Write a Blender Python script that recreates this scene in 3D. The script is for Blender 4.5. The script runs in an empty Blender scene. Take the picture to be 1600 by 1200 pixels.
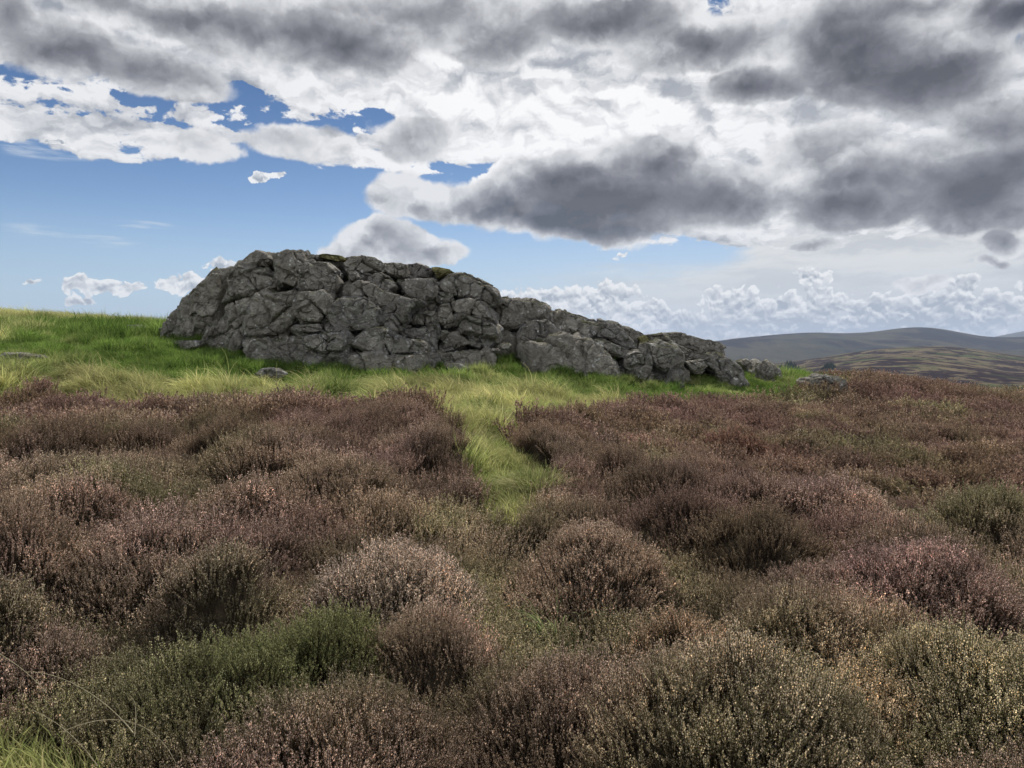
import bpy, math, random
import numpy as np
from mathutils import Vector, Matrix, Euler
R = math.radians
rng = np.random.default_rng(11)
random.seed(5)
C = bpy.data.collections.new('moor'); bpy.context.scene.collection.children.link(C)
scene = bpy.context.scene

# ------------------------------------------------------------------ camera
F = 1186.0; EYE = 1.65; PITCH = math.atan(55/F)
cam_d = bpy.data.cameras.new('camera'); cam = bpy.data.objects.new('camera', cam_d); C.objects.link(cam)
cam_d.sensor_width = 36; cam_d.lens = 36*F/1600; cam_d.clip_end = 40000; cam_d.clip_start = 0.05
cam.location = (0, 0, EYE); cam.rotation_euler = (R(90)-PITCH, 0, 0)
scene.camera = cam
CP, SP = math.cos(PITCH), math.sin(PITCH)
def pdir(px, py):
    a = (px-800)/F; b = -(py-600)/F
    return np.array([a, CP+b*SP, -SP+b*CP])
def at(px, py, D):
    d = pdir(px, py); return np.array([0, 0, EYE]) + d*(D/d[1])

# ------------------------------------------------------------------ light
SUN_EL, SUN_AZ = 50, 12          # degrees; azimuth from the view direction (+Y) towards the right (+X)
scene.view_settings.view_transform = 'Standard'; scene.view_settings.look = 'None'
scene.cycles.use_adaptive_sampling = True; scene.cycles.adaptive_threshold = .02; scene.view_settings.exposure = 0; scene.view_settings.gamma = 1
sd = bpy.data.lights.new('sun', 'SUN'); sd.energy = 5.0; sd.angle = R(0.6); sd.color = (1.0, 0.95, 0.87)
so = bpy.data.objects.new('sun', sd); C.objects.link(so)
sv = Vector((math.sin(R(SUN_AZ))*math.cos(R(SUN_EL)), math.cos(R(SUN_AZ))*math.cos(R(SUN_EL)), math.sin(R(SUN_EL))))
so.rotation_euler = (-sv).to_track_quat('-Z', 'Y').to_euler()

# ------------------------------------------------------------------ node helpers
class N:
    """a socket with arithmetic"""
    def __init__(s, t, sock): s.t, s.s = t, sock
    def _m(s, op, *a, clamp=False):
        n = s.t.nodes.new('ShaderNodeMath'); n.operation = op; n.use_clamp = clamp
        for i, v in enumerate((s,)+a):
            if isinstance(v, N): s.t.links.new(v.s, n.inputs[i])
            else: n.inputs[i].default_value = v
        return N(s.t, n.outputs[0])
    def __add__(s, o): return s._m('ADD', o)
    __radd__ = __add__
    def __mul__(s, o): return s._m('MULTIPLY', o)
    __rmul__ = __mul__
    def __sub__(s, o): return s._m('SUBTRACT', o)
    def __rsub__(s, o): return (s*-1.0)+o
    def __truediv__(s, o): return s._m('DIVIDE', o)
    def max(s, o): return s._m('MAXIMUM', o)
    def min(s, o): return s._m('MINIMUM', o)
    def smax(s, o, k): return s._m('SMOOTH_MAX', o, k)
    def sqrt(s): return s._m('SQRT')
    def clamp(s): return s._m('ADD', 0.0, clamp=True)
    def ss(s, lo, hi, a=0.0, b=1.0, kind='SMOOTHSTEP'):
        n = s.t.nodes.new('ShaderNodeMapRange'); n.interpolation_type = kind; n.clamp = True
        s.t.links.new(s.s, n.inputs['Value'])
        for k, v in (('From Min', lo), ('From Max', hi), ('To Min', a), ('To Max', b)):
            if isinstance(v, N): s.t.links.new(v.s, n.inputs[k])
            else: n.inputs[k].default_value = v
        return N(s.t, n.outputs['Result'])
def vec(t, x, y, z):
    n = t.nodes.new('ShaderNodeCombineXYZ')
    for i, v in enumerate((x, y, z)):
        if isinstance(v, N): t.links.new(v.s, n.inputs[i])
        else: n.inputs[i].default_value = v
    return N(t, n.outputs[0])
def vm(t, op, a, b=None, out=0):
    n = t.nodes.new('ShaderNodeVectorMath'); n.operation = op
    for i, v in enumerate((a, b)):
        if v is None: continue
        if isinstance(v, N): t.links.new(v.s, n.inputs[i])
        else: n.inputs[i].default_value = v
    return N(t, n.outputs[out])
def noise(t, v, scale, detail=6, rough=.55, dist=0.0, color=False, dim='3D'):
    n = t.nodes.new('ShaderNodeTexNoise'); n.noise_dimensions = dim
    if v is not None: t.links.new(v.s, n.inputs['Vector'])
    n.inputs['Scale'].default_value = scale; n.inputs['Detail'].default_value = detail
    n.inputs['Roughness'].default_value = rough; n.inputs['Distortion'].default_value = dist
    return N(t, n.outputs[1 if color else 0])
def voro(t, v, scale, feature='F1', detail=0.0, smooth=.5, out='Distance', rough=.5, dim='3D'):
    n = t.nodes.new('ShaderNodeTexVoronoi'); n.feature = feature; n.voronoi_dimensions = dim
    if v is not None: t.links.new(v.s, n.inputs['Vector'])
    n.inputs['Scale'].default_value = scale
    if 'Detail' in n.inputs: n.inputs['Detail'].default_value = detail; n.inputs['Roughness'].default_value = rough
    if feature == 'SMOOTH_F1': n.inputs['Smoothness'].default_value = smooth
    return N(t, n.outputs[out])
def mix(t, f, a, b):
    n = t.nodes.new('ShaderNodeMix'); n.data_type = 'RGBA'; n.clamp_factor = True
    for k, v in ((0, f), (6, a), (7, b)):
        if isinstance(v, N): t.links.new(v.s, n.inputs[k])
        else: n.inputs[k].default_value = v if k == 0 else (*v, 1)
    return N(t, n.outputs[2])
def sepxyz(t, v):
    n = t.nodes.new('ShaderNodeSeparateXYZ'); t.links.new(v.s, n.inputs[0])
    return [N(t, n.outputs[i]) for i in range(3)]

# ------------------------------------------------------------------ sky
def build_world():
    w = bpy.data.worlds.new("World"); scene.world = w; w.use_nodes = True
    t = w.node_tree; t.nodes.clear()
    tc = t.nodes.new('ShaderNodeTexCoord'); d = N(t, tc.outputs['Generated'])
    x, y, z = sepxyz(t, d)
    az = x._m('ARCTAN2', y); el = z._m('ARCSINE')
    sky = t.nodes.new('ShaderNodeTexSky'); sky.sky_type = 'NISHITA'; sky.sun_disc = False
    sky.sun_elevation = R(SUN_EL); sky.sun_rotation = R(SUN_AZ); sky.air_density = 1.0; sky.dust_density = .6; sky.ozone_density = 2.2
    skyc = N(t, sky.outputs[0])
    S = 0.1                                    # background strength
    # deepen the blue aloft: multiply by a tint that weakens to the horizon
    tint = mix(t, el.ss(R(-2), R(22)), (.86,.97,1.12), (.19, .345, .53))
    skyc = vm(t, 'MULTIPLY', skyc, tint)
    def col(c): return tuple(v/S for v in c)
    def P(px, py):
        v = pdir(px, py); v = v/np.linalg.norm(v)
        return math.atan2(v[0], v[1]), math.asin(v[2])
    ae = vec(t, az, el, 0.0)
    # warps
    wn = vm(t, 'SUBTRACT', noise(t, d, 9, 5, .6, color=True), (.5, .5, .5))
    aew = vm(t, 'ADD', ae, vm(t, 'MULTIPLY', wn, (.085, .060, 0)))
    wl = vm(t, 'SUBTRACT', noise(t, d, 26, 5, .6, color=True), (.5, .5, .5))
    aes = vm(t, 'ADD', ae, vm(t, 'MULTIPLY', wl, (.040, .026, 0)))
    def blobs(coord, lst, grow=1.0):
        fld = None; dark = None
        for px, py, rx, ry, dk in lst:
            a0, e0 = P(px, py); a1, _ = P(px+rx, py); _, e1 = P(px, py-ry)
            ra, re = abs(a1-a0), abs(e1-e0)
            q = vm(t, 'SUBTRACT', coord, (a0, e0, 0))
            q = vm(t, 'MULTIPLY', q, (1/(ra*grow), 1/(re*grow), 0))
            L = vm(t, 'LENGTH', q, out=1)
            g = 1.0-L
            fld = g if fld is None else fld.smax(g, .25)
            h = g.max(0.0)*dk
            dark = h if dark is None else dark+h
        return fld, dark
    # perspective coordinates of a flat layer overhead
    zz = z.max(0.0)+.30
    lay = vec(t, x/zz, y/zz, 0.0)
    # ---- thin cream veil low on the right
    a = noise(t, vm(t, 'MULTIPLY', ae, (3.2, 26, 1)), 1.0, 7, .6)
    b = noise(t, lay, 2.6, 6, .62)
    e360 = P(1400, 350)[1]
    right = az.ss(P(640, 500)[0], P(1260, 500)[0])
    veil = (a*.6+b*.4+right*.36-el.ss(P(0, 425)[1], P(0, 350)[1])*.30*az.ss(P(1230, 0)[0], P(1120, 0)[0])
            - el.ss(P(0, 380)[1], P(0, 300)[1])*.1)
    veilA = veil.ss(.52, .78)*(el.ss(P(0, 240)[1], P(0, 330)[1]))
    veilA = veilA*az.ss(P(500, 0)[0], P(820, 0)[0])*.93
    c = mix(t, veilA, skyc, mix(t, noise(t, vm(t, 'MULTIPLY', vm(t, 'ADD', ae, vm(t, 'MULTIPLY', wl, (.08, .02, 0))), (7, 44, 1)), 1.0, 6, .6).ss(.38, .62), col((.60, .60, .60)), col((.86, .84, .80))))
    # whitish haze close to the horizon
    c = mix(t, el.ss(R(11), R(-.5), 0, .92), c, mix(t, az.ss(R(-15), R(15)), col((.46, .60, .74)), col((.60, .64, .69))))
    # streaks low on the left
    st = noise(t, vm(t, 'MULTIPLY', ae, (9, 75, 1)), 1.0, 5, .55)
    stm, _ = blobs(ae, [(130, 368, 150, 20, 1), (210, 352, 90, 12, 1), (60, 230, 130, 22, 1)])
    c = mix(t, (st+stm*.25).ss(.56, .76)*.70*stm.ss(0, .5), c, col((.72, .78, .84)))
    # ---- bright altocumulus sheet
    n1 = noise(t, lay, 1.9, 4, .55)
    n2 = noise(t, vm(t, 'ADD', lay, vm(t, 'MULTIPLY', wn, (.25, .25, 0))), 8.5, 8, .52)
    n2s = noise(t, vm(t, 'ADD', vm(t, 'ADD', lay, (0.008, -.035, 0)), vm(t, 'MULTIPLY', wn, (.25, .25, 0))), 8.5, 8, .52)
    cov, _ = blobs(aew, [(120, 60, 520, 150, 0), (700, 90, 560, 170, 0), (1200, 190, 700, 190, 0), (300, 130, 500, 105, 0), (700, 215, 330, 62, 0),
                         (1330, 300, 260, 72, 0), (900, -300, 1500, 420, 0), (1130, 345, 120, 36, 0), (640, 190, 160, 60, 0), (60, 150, 260, 80, 0)])
    hole, _ = blobs(aew, [(240, 152, 120, 26, 0), (400, 143, 46, 14, 0), (490, 190, 150, 24, 0), (0, 130, 26, 18, 0), (800, 92, 30, 16, 0), (955, 155, 36, 12, 0),
                          (1190, 207, 40, 10, 0), (740, 182, 60, 10, 0), (585, 180, 60, 14, 0), (700, 262, 70, 18, 0), (380, 195, 60, 14, 0)])
    hb, _ = blobs(aes, [(290, 160, 430, 64, 0), (520, 190, 180, 34, 0), (60, 150, 160, 40, 0)])
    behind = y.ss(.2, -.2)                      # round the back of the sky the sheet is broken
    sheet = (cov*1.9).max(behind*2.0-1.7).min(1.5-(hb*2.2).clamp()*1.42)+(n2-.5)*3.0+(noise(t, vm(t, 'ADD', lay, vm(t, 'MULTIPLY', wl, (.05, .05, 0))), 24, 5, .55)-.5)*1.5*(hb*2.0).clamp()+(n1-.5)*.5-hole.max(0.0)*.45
    sheetA = sheet.ss(-.02, .20)
    sh = ((n2-n2s)*3.6+.66)
    lum = (sh-sheet.ss(.5, 1.5)*.04).ss(0.0, 1.0, 0, 1, 'LINEAR')
    nearsun, _ = blobs(ae, [(880, 160, 620, 300, 0)])
    topg = el.ss(P(0, 150)[1], P(0, 10)[1])*noise(t, d, 4.5, 4, .5).ss(.38, .58)
    lum = (lum+nearsun.max(0.0)*.40-topg*.45).clamp()
    sc = mix(t, lum, col((.34, .36, .40)), col((.88, .88, .89)))
    sc = vm(t, 'MULTIPLY', sc, mix(t, nearsun.ss(.0, .8), (1, 1, 1), (1.16, 1.15, 1.13)))
    sc = vm(t, 'MULTIPLY', sc, mix(t, y.ss(.1, -.5), (1, 1, 1), (1.75, 1.72, 1.68)))     # unseen sunlit clouds behind the camera, boosted as fill for the shaded rock front
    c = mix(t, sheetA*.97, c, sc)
    # ---- low cumulus
    def billow(v):
        p_ = voro(t, v, 46, 'F1', 2.0, rough=.55, dim='2D'); q_ = noise(t, v, 45, 6, .55, dim='2D')
        return (.22-p_*p_*.75)*.9+(q_-.5)*1.0
    cv = vm(t, 'ADD', ae, vm(t, 'MULTIPLY', wl, (.030, .024, 0)))
    puff = billow(cv); puff2 = billow(vm(t, 'ADD', cv, (.001, .0040, 0)))
    low, lowd = blobs(aes, [(840, 470, 75, 26, .1), (930, 470, 90, 36, .1), (1000, 485, 70, 26, .2), (1060, 505, 70, 20, .4), (1145, 478, 60, 32, .4),
                            (1215, 490, 70, 36, .3), (1265, 430, 42, 20, .6), (1280, 480, 80, 36, .6), (1360, 490, 80, 34, .8), (1450, 485, 90, 44, .8), (1500, 445, 50, 20, .9),
                            (1540, 490, 120, 44, .8), (1250, 512, 420, 26, .9), (1700, 480, 200, 60, .6), (1390, 505, 300, 30, .9),
                            (155, 447, 78, 17, 0), (300, 443, 62, 17, 0), (340, 418, 30, 17, 0), (44, 440, 18, 8, 0), (130, 471, 34, 8, 0), (968, 397, 10, 6, .2), (408, 277, 22, 12, .1), (432, 273, 16, 9, .1), (95, 224, 24, 6, 0),
                            (650, 470, 160, 30, .2), (-200, 460, 160, 30, .2)])
    cu = low*1.5+puff*.9
    cuA = cu.ss(.0, .16)
    rel = ((puff-puff2)*1.5+.80-cu.ss(.10, .75)*.42)
    base = el.ss(P(0, 535)[1], P(0, 455)[1])
    cl = (rel+base*.30-.22-lowd*.16).clamp()
    cc = mix(t, cl, col((.36, .40, .46)), col((.93, .93, .93)))
    c = mix(t, cuA*.95, c, cc)
    # flat grey bars near the skyline
    bar = noise(t, vm(t, 'MULTIPLY', ae, (5, 95, 1)), 1.0, 5, .55)
    barA = bar.ss(.50, .66)*el.ss(P(0, 460)[1], P(0, 500)[1])*az.ss(P(800, 0)[0], P(1000, 0)[0])*.55
    c = mix(t, barA, c, col((.42, .46, .51)))
    # ---- heavy grey clouds nearer by
    dw = vm(t, 'ADD', d, vm(t, 'MULTIPLY', wl, (.035, .035, .030)))
    def heavy(v):
        p_ = voro(t, v, 11, 'F1', 2.0, rough=.5); p_ = p_.min(.72); return noise(t, v, 8.5, 8, .53, .1)*.8+(.16-p_*p_*.30)
    nb = heavy(vm(t, 'MULTIPLY', dw, (1, 1, 1.35)))
    nb2 = heavy(vm(t, 'MULTIPLY', vm(t, 'ADD', dw, (.003, 0, .016)), (1, 1, 1.35)))
    dl, dd = blobs(aew, [
        (960, 315, 230, 62, .9), (880, 280, 120, 52, .25), (1010, 262, 105, 56, .35), (1120, 300, 110, 52, .3), (890, 350, 150, 34, .9),
        (760, 320, 80, 40, .2), (655, 310, 85, 38, -.25), (1185, 320, 60, 38, .25),
        (1330, 320, 105, 58, 1.0), (1300, 255, 120, 70, .15), (1540, 300, 150, 68, 1.25), (1440, 255, 190, 54, .4), (1600, 235, 120, 60, .3),
        (1170, 132, 88, 36, .8), (1340, 90, 120, 100, .75), (1460, 110, 150, 86, .8), (1300, 60, 90, 70, .2), (1560, 190, 90, 50, .1),
        (940, 35, 150, 52, .8), (1090, 72, 150, 42, .35), (1600, 12, 110, 52, 1.1), (1450, 10, 120, 30, .25),
        (75, 72, 120, 50, .55), (250, 118, 115, 40, .35), (450, 45, 220, 62, .45), (540, 80, 110, 48, .45), (660, 20, 140, 50, .35), (230, 20, 190, 34, .3), (0, 20, 60, 40, .2), (770, 60, 100, 50, .05),
        (325, 232, 62, 30, -.35), (455, 218, 82, 32, -.2), (650, 226, 72, 40, -.1), 
        (610, 385, 92, 30, -.1), (560, 396, 70, 18, -.1), (680, 398, 55, 20, -.1), (600, 368, 50, 22, -.15),
        (1280, 385, 50, 10, .0), (1575, 375, 50, 22, .2), (1560, 405, 40, 10, .1), (1440, 440, 50, 12, -.1)], 1.17)
    hv = dl*1.5+(nb-.5)*1.35-.02
    hvA = hv.ss(-.02, .30)
    thick = (hv*.40+dd*.80+(nb2-nb)*3.0)
    f = thick.ss(-.06, 1.22, 0, 1, 'LINEAR')
    rampn = t.nodes.new('ShaderNodeValToRGB'); t.links.new(f.s, rampn.inputs[0])
    cr = rampn.color_ramp; cr.elements[0].position = 0; cr.elements[0].color = (*col((.82, .82, .83)), 1)
    cr.elements[1].position = 1; cr.elements[1].color = (*col((.070, .072, .085)), 1)
    for p_, v_ in ((.20, (.58, .59, .61)), (.42, (.33, .335, .36)), (.70, (.165, .168, .19))):
        e = cr.elements.new(p_); e.color = (*col(v_), 1)
    c = mix(t, hvA*.97, c, N(t, rampn.outputs[0]))
    # below the horizon
    c = mix(t, el.ss(R(-.2), R(-3)), c, col((.10, .10, .08)))
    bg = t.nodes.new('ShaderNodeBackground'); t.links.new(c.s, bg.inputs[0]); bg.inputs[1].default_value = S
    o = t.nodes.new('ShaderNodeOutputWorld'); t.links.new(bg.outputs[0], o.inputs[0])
    w.cycles.sampling_method = 'MANUAL'; w.cycles.sample_map_resolution = 512
build_world()
#SKYONLY

# ------------------------------------------------------------------ numpy noise
_perm = rng.permutation(256); _perm = np.concatenate([_perm, _perm, _perm])
_g3 = rng.normal(size=(256, 3)); _g3 /= np.linalg.norm(_g3, axis=1)[:, None]
def pnoise(p):
    p = np.asarray(p, float); i = np.floor(p).astype(int); f = p-i; i &= 255
    u = f*f*f*(f*(f*6-15)+10); r = 0
    for a in (0, 1):
        for b in (0, 1):
            for c in (0, 1):
                g = _g3[_perm[_perm[_perm[i[:, 0]+a]+i[:, 1]+b]+i[:, 2]+c]]
                w = (u[:, 0] if a else 1-u[:, 0])*(u[:, 1] if b else 1-u[:, 1])*(u[:, 2] if c else 1-u[:, 2])
                r = r + w*np.einsum('ij,ij->i', g, f-np.array([a, b, c]))
    return r
def fbm(p, o=4, g=.5, ridged=False):
    p = np.asarray(p, float); s = 0; a = 1; t = 0
    for k in range(o):
        n = pnoise(p*2**k+k*17.3)
        if ridged: n = .5-np.abs(n)*2
        s = s+a*n; t += a; a *= g
    return s/t
def fbm2(x, y, sc, o=4, z=0.0, g=.5):
    return fbm(np.stack([np.ravel(x)*sc, np.ravel(y)*sc, np.full(np.size(x), z)], 1), o, g).reshape(np.shape(x))

def link_mesh(name, verts, faces, mat=None, parent=None, smooth=True, attrs=None):
    """verts (n,3) array; faces (m,3|4) int array or list of lists"""
    me = bpy.data.meshes.new(name)
    verts = np.asarray(verts, np.float32)
    if isinstance(faces, np.ndarray):
        m, k = faces.shape
        me.vertices.add(len(verts)); me.vertices.foreach_set('co', verts.ravel())
        me.loops.add(m*k); me.loops.foreach_set('vertex_index', faces.ravel().astype(np.int32))
        me.polygons.add(m); me.polygons.foreach_set('loop_start', (np.arange(m)*k).astype(np.int32))
        me.polygons.foreach_set('loop_total', np.full(m, k, np.int32))
        me.update(calc_edges=True)
    else:
        me.from_pydata([tuple(map(float, v)) for v in verts], [], [tuple(map(int, f)) for f in faces]); me.update()
    if smooth and len(me.polygons): me.polygons.foreach_set('use_smooth', np.ones(len(me.polygons), bool))
    for k_, (typ, arr) in (attrs or {}).items():
        a = me.attributes.new(k_, typ, 'POINT')
        a.data.foreach_set({'FLOAT_COLOR': 'color', 'FLOAT_VECTOR': 'vector'}.get(typ, 'value'), np.asarray(arr).ravel())
    if mat:
        for m_ in (mat if isinstance(mat, (list, tuple)) else [mat]): me.materials.append(m_)
    o = bpy.data.objects.new(name, me); C.objects.link(o)
    if parent: o.parent = parent
    return o
def tag(o, label=None, cat=None, group=None, kind=None):
    if label: o['label'] = label
    if cat: o['category'] = cat
    if group: o['group'] = group
    if kind: o['kind'] = kind
    return o
def empty(name, loc=(0, 0, 0)):
    o = bpy.data.objects.new(name, None); C.objects.link(o); o.location = loc; return o

# ------------------------------------------------------------------ the lie of the land
_cp = []
def cp(px, py, D, dz=0.0):
    p = at(px, py, D); _cp.append((p[0], p[1], p[2]+dz))
for v in [(0, 0, 0), (-3, 0, .03), (3, 0, -.03), (-3, 3, .08), (3, 3, -.02), (0, 5, .12), (-6, 6, .28), (5, 6, .02), (-12, 3, .35), (12, 2, -.5), (0, -6, -.1), (-10, -6, .1), (10, -6, -.4)]: _cp.append(v)
for px, py, D, dz in [(790, 790, 6.3, -.1), (755, 700, 8.9, -.12), (745, 650, 11.6, -.12), (700, 612, 17, -.12), (600, 597, 20, -.1),
    (0, 605, 14, -.60), (100, 605, 14, -.60), (250, 608, 14, -.60), (430, 612, 14, -.60), (560, 632, 13.3, -.60),
    (60, 580, 17, -.15), (50, 556, 20, -.1), (50, 530, 24, -.1), (50, 503, 32, -.4), (0, 481, 45, -.4), (200, 495, 43, -.4), (268, 501, 38, -.4), (-300, 470, 45, -.1), (-400, 540, 22, 0), (-500, 590, 13, -.3),
    (0, 485, 60, 0), (200, 505, 65, 0), (-300, 478, 70, 0),
    (262, 525, 29, 0), (330, 547, 24, 0), (420, 572, 22, 0), (490, 588, 21, 0), (560, 592, 20.7, 0), (680, 580, 22.5, 0), (780, 580, 23, 0), (850, 588, 23, 0), (1000, 601, 23, 0), (1100, 597, 24, 0), (1200, 593, 26, 0), (1290, 603, 26, 0),
    (950, 608, 15.5, -.60), (840, 640, 11.5, -.60), (1200, 602, 22, -.80), (1340, 598, 45, -1.4), (1450, 606, 48, -1.5), (1600, 615, 46, -1.6), (1900, 644, 45, -1.2), (1600, 700, 13, -.60), (1600, 800, 7.6, -.60), (1350, 640, 18, -.60)]: cp(px, py, D, dz)
for v in [(10, 40, .1), (0, 42, .9), (-12, 42, 2.6), (20, 65, -2.6), (40, 65, -4.2), (0, 65, .1), (-10, 65, 1.2), (60, 40, -5), (45, 10, -3.2), (-50, 30, 4.6), (-50, 0, 2), (8, 60, -1.2), (30, 30, -1.6)]: _cp.append(v)
_cp = np.array(_cp)
def _U(r2): return r2*np.log(r2+1e-9)*.5
_n = len(_cp); _K = _U(((_cp[:, None, :2]-_cp[None, :, :2])**2).sum(-1))+np.eye(_n)*.6
_P = np.c_[np.ones(_n), _cp[:, :2]]
_sol = np.linalg.solve(np.block([[_K, _P], [_P.T, np.zeros((3, 3))]]), np.r_[_cp[:, 2], 0, 0, 0])
def ground(x, y):
    x = np.asarray(x, float); y = np.asarray(y, float); sh = x.shape; X = x.ravel(); Y = y.ravel()
    r = np.hypot(X, Y); k = np.minimum(1, 62/np.maximum(r, 1e-6)); xs, ys = X*k, Y*k
    z = np.empty(len(X))
    for s in range(0, len(X), 20000):
        e = slice(s, s+20000); q = (xs[e, None]-_cp[None, :, 0])**2+(ys[e, None]-_cp[None, :, 1])**2
        z[e] = _U(q)@_sol[:_n]+_sol[_n]+_sol[_n+1]*xs[e]+_sol[_n+2]*ys[e]
    t = np.clip((r-58)/500, 0, 1); far = -48.0
    z = z*(1-t**.6*(1-0))*np.where(r > 58, 1, 1)+far*(t**.6) if False else np.where(r > 58, z+(far-z)*(1-np.exp(-(r-58)/170)), z)
    return z.reshape(sh)

# grass area outline (plan), traced as picture column + distance
def gx(px, D): return ((px-800)/F*D, D)
GRASS = np.array([gx(-1500, 13), gx(-400, 13.6), gx(0, 14), gx(60, 15.2), gx(110, 14.4), gx(200, 13.2), gx(300, 14.8), gx(430, 14.8), gx(530, 13.8), gx(640, 12.2), gx(690, 10.8), gx(706, 9.2), gx(718, 7.8), gx(745, 6.6),
    gx(792, 5.9), gx(842, 6.4), gx(886, 7.2), gx(850, 8.4), gx(806, 9.2), gx(806, 10.4), gx(835, 11.4), gx(870, 13.2), gx(950, 15.4), gx(1050, 17), gx(1120, 19.5), gx(1200, 22.5), gx(1270, 24.5), gx(1330, 26), gx(1345, 28.5), gx(1300, 31), (14, 36), (16, 62), (10, 75), (-80, 75), (-80, 20)])
def inpoly(x, y, poly):
    c = np.zeros(x.shape, bool); n = len(poly)
    for i in range(n):
        x1, y1 = poly[i]; x2, y2 = poly[(i+1) % n]
        if y1 == y2: continue
        k = ((y1 > y) != (y2 > y)) & (x < (x2-x1)*(y-y1)/(y2-y1)+x1); c ^= k
    return c
def is_grass(x, y, jit=.25):
    a = fbm2(x, y, .9, 3, 3.1)*jit*2; b = fbm2(x, y, .9, 3, 9.7)*jit*2
    g = inpoly(x+a, y+b, GRASS)
    g |= ((x+2.10)/.80)**2+((y-2.30)/.62)**2+a < 1
    return g

# heather mounds: x, y, radius, height
HEROES = [  # px, py (crown of the mound), D, radius, height, tint key
    ('pale', 610, 850, 5.0, .46, .46), ('pink', 668, 960, 3.55, .32, .38), ('rust', 1050, 960, 3.5, .36, .40), ('dark', 437, 612, 14.2, .40, .50),
    ('crimson', 1165, 690, 10.2, .80, .48), ('plum', 915, 830, 5.6, .50, .44), ('sandy', 1385, 1050, 2.95, .32, .36), ('brown', 880, 662, 9.6, .62, .50),
]
mounds = []
for key, px, py, D, r, h in HEROES:
    for D in np.arange(2, 16, .05):
        p = at(px, py, D)
        if p[2] < float(ground(np.array([p[0]]), np.array([p[1]+r*.2]))[0])+h+.06: break
    mounds.append([p[0], p[1]+r*.2, r, h, 1])
hx = np.array(mounds)
def add_mounds(x0, x1, y0, y1, cell, rr, hh):
    for cx in np.arange(x0, x1, cell):
        for cy in np.arange(y0, y1, cell):
            x = cx+rng.uniform(0, cell); y = cy+rng.uniform(0, cell)
            if abs(math.atan2(x, y)) > R(56) and math.hypot(x, y) > 5: continue
            r = cell*rng.uniform(*rr); h = rng.uniform(*hh)
            d = np.hypot(hx[:, 0]-x, hx[:, 1]-y)
            if (d < hx[:, 2]*.95).any(): continue
            if -1.0 < x < 1.3 and 3.6 < y < 7: h *= .45
            mounds.append([x, y, r, h, 0])
add_mounds(-9, 9, -1.5, 8, .55, (.55, 1.2), (.12, .54))
add_mounds(-20, 22, 8, 18, .80, (.60, 1.15), (.20, .46))
add_mounds(-24, 44, 18, 32, 1.3, (.65, 1.1), (.16, .36))
add_mounds(-5, 75, 32, 66, 2.2, (.7, 1.1), (.16, .36))
M = np.array(mounds)
def canopy(x, y):
    """height of the heather over the ground, mound id, outward slope"""
    best = np.zeros(len(x)); mid = np.full(len(x), -1); sx = np.zeros(len(x)); sy = np.zeros(len(x))
    order = np.argsort(y); ys = y[order]
    for i, (mx, my, r, h, _) in enumerate(M):
        a, b = np.searchsorted(ys, (my-r, my+r)); idx = order[a:b]
        if not len(idx): continue
        dx = (x[idx]-mx)/r; dy = (y[idx]-my)/r; q = dx*dx+dy*dy
        k = q < 1; idx = idx[k]
        if not len(idx): continue
        v = h*(1-q[k])**.52; w = v > best[idx]; idx = idx[w]
        best[idx] = v[w]; mid[idx] = i; sx[idx] = dx[k][w]; sy[idx] = dy[k][w]
    n = fbm2(x, y, 1.8, 3, 21.0)*.24+fbm2(x, y, 5.0, 2, 22.0)*.10
    best = np.maximum(best, .09)+n*np.clip(best/.2, .4, 1)
    pk = np.hypot((x+2.1)/.8, (y-2.3)/.62); best = best*np.clip((pk-.8)/.8, .12, 1)
    # the crease where the grass gap runs on towards the camera
    cy = np.array([3.3, 3.7, 4.2, 4.9, 5.9]); cxx = np.array([980, 900, 840, 800, 780.]); d = np.abs(x-(np.interp(y, cy, cxx)-800)/F*y)
    c = np.clip(1-d/.34, 0, 1)*(y > 3.2)*(y < 6.3); best = best*(1-.85*np.minimum(c*1.6, 1))
    return np.maximum(best, .02), mid, sx, sy

# ------------------------------------------------------------------ materials
def new_mat(name):
    m = bpy.data.materials.new(name); m.use_nodes = True; t = m.node_tree; t.nodes.clear()
    o = t.nodes.new('ShaderNodeOutputMaterial'); return m, t, o
def geo(t, k='Position'):
    g = t.nodes.new('ShaderNodeNewGeometry'); return N(t, g.outputs[k])
def attr(t, name, inst=True):
    a = t.nodes.new('ShaderNodeAttribute'); a.attribute_name = name
    a.attribute_type = 'INSTANCER' if inst else 'GEOMETRY'; return N(t, a.outputs['Color'])
def diffuse(t, o, col, rough=1.0, bump=None, dist=.02, strength=1.0, trans=0.0, tcol=None, spec=0.0):
    p = t.nodes.new('ShaderNodeBsdfDiffuse' if spec == 0 else 'ShaderNodeBsdfPrincipled')
    inp = p.inputs['Color'] if spec == 0 else p.inputs['Base Color']
    if isinstance(col, N): t.links.new(col.s, inp)
    else: inp.default_value = (*col, 1)
    if spec:
        p.inputs['Roughness'].default_value = rough; p.inputs['Specular IOR Level'].default_value = spec
    nrm = None
    if bump is not None:
        b = t.nodes.new('ShaderNodeBump'); b.inputs['Distance'].default_value = dist; b.inputs['Strength'].default_value = strength
        t.links.new(bump.s, b.inputs['Height']); t.links.new(b.outputs[0], p.inputs['Normal'])
    out = p.outputs[0]
    if trans:
        tr = t.nodes.new('ShaderNodeBsdfTranslucent')
        c = tcol if tcol is not None else col
        if isinstance(c, N): t.links.new(c.s, tr.inputs[0])
        else: tr.inputs[0].default_value = (*c, 1)
        mx = t.nodes.new('ShaderNodeMixShader'); mx.inputs[0].default_value = trans
        t.links.new(out, mx.inputs[1]); t.links.new(tr.outputs[0], mx.inputs[2]); out = mx.outputs[0]
    t.links.new(out, o.inputs[0])

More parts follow.
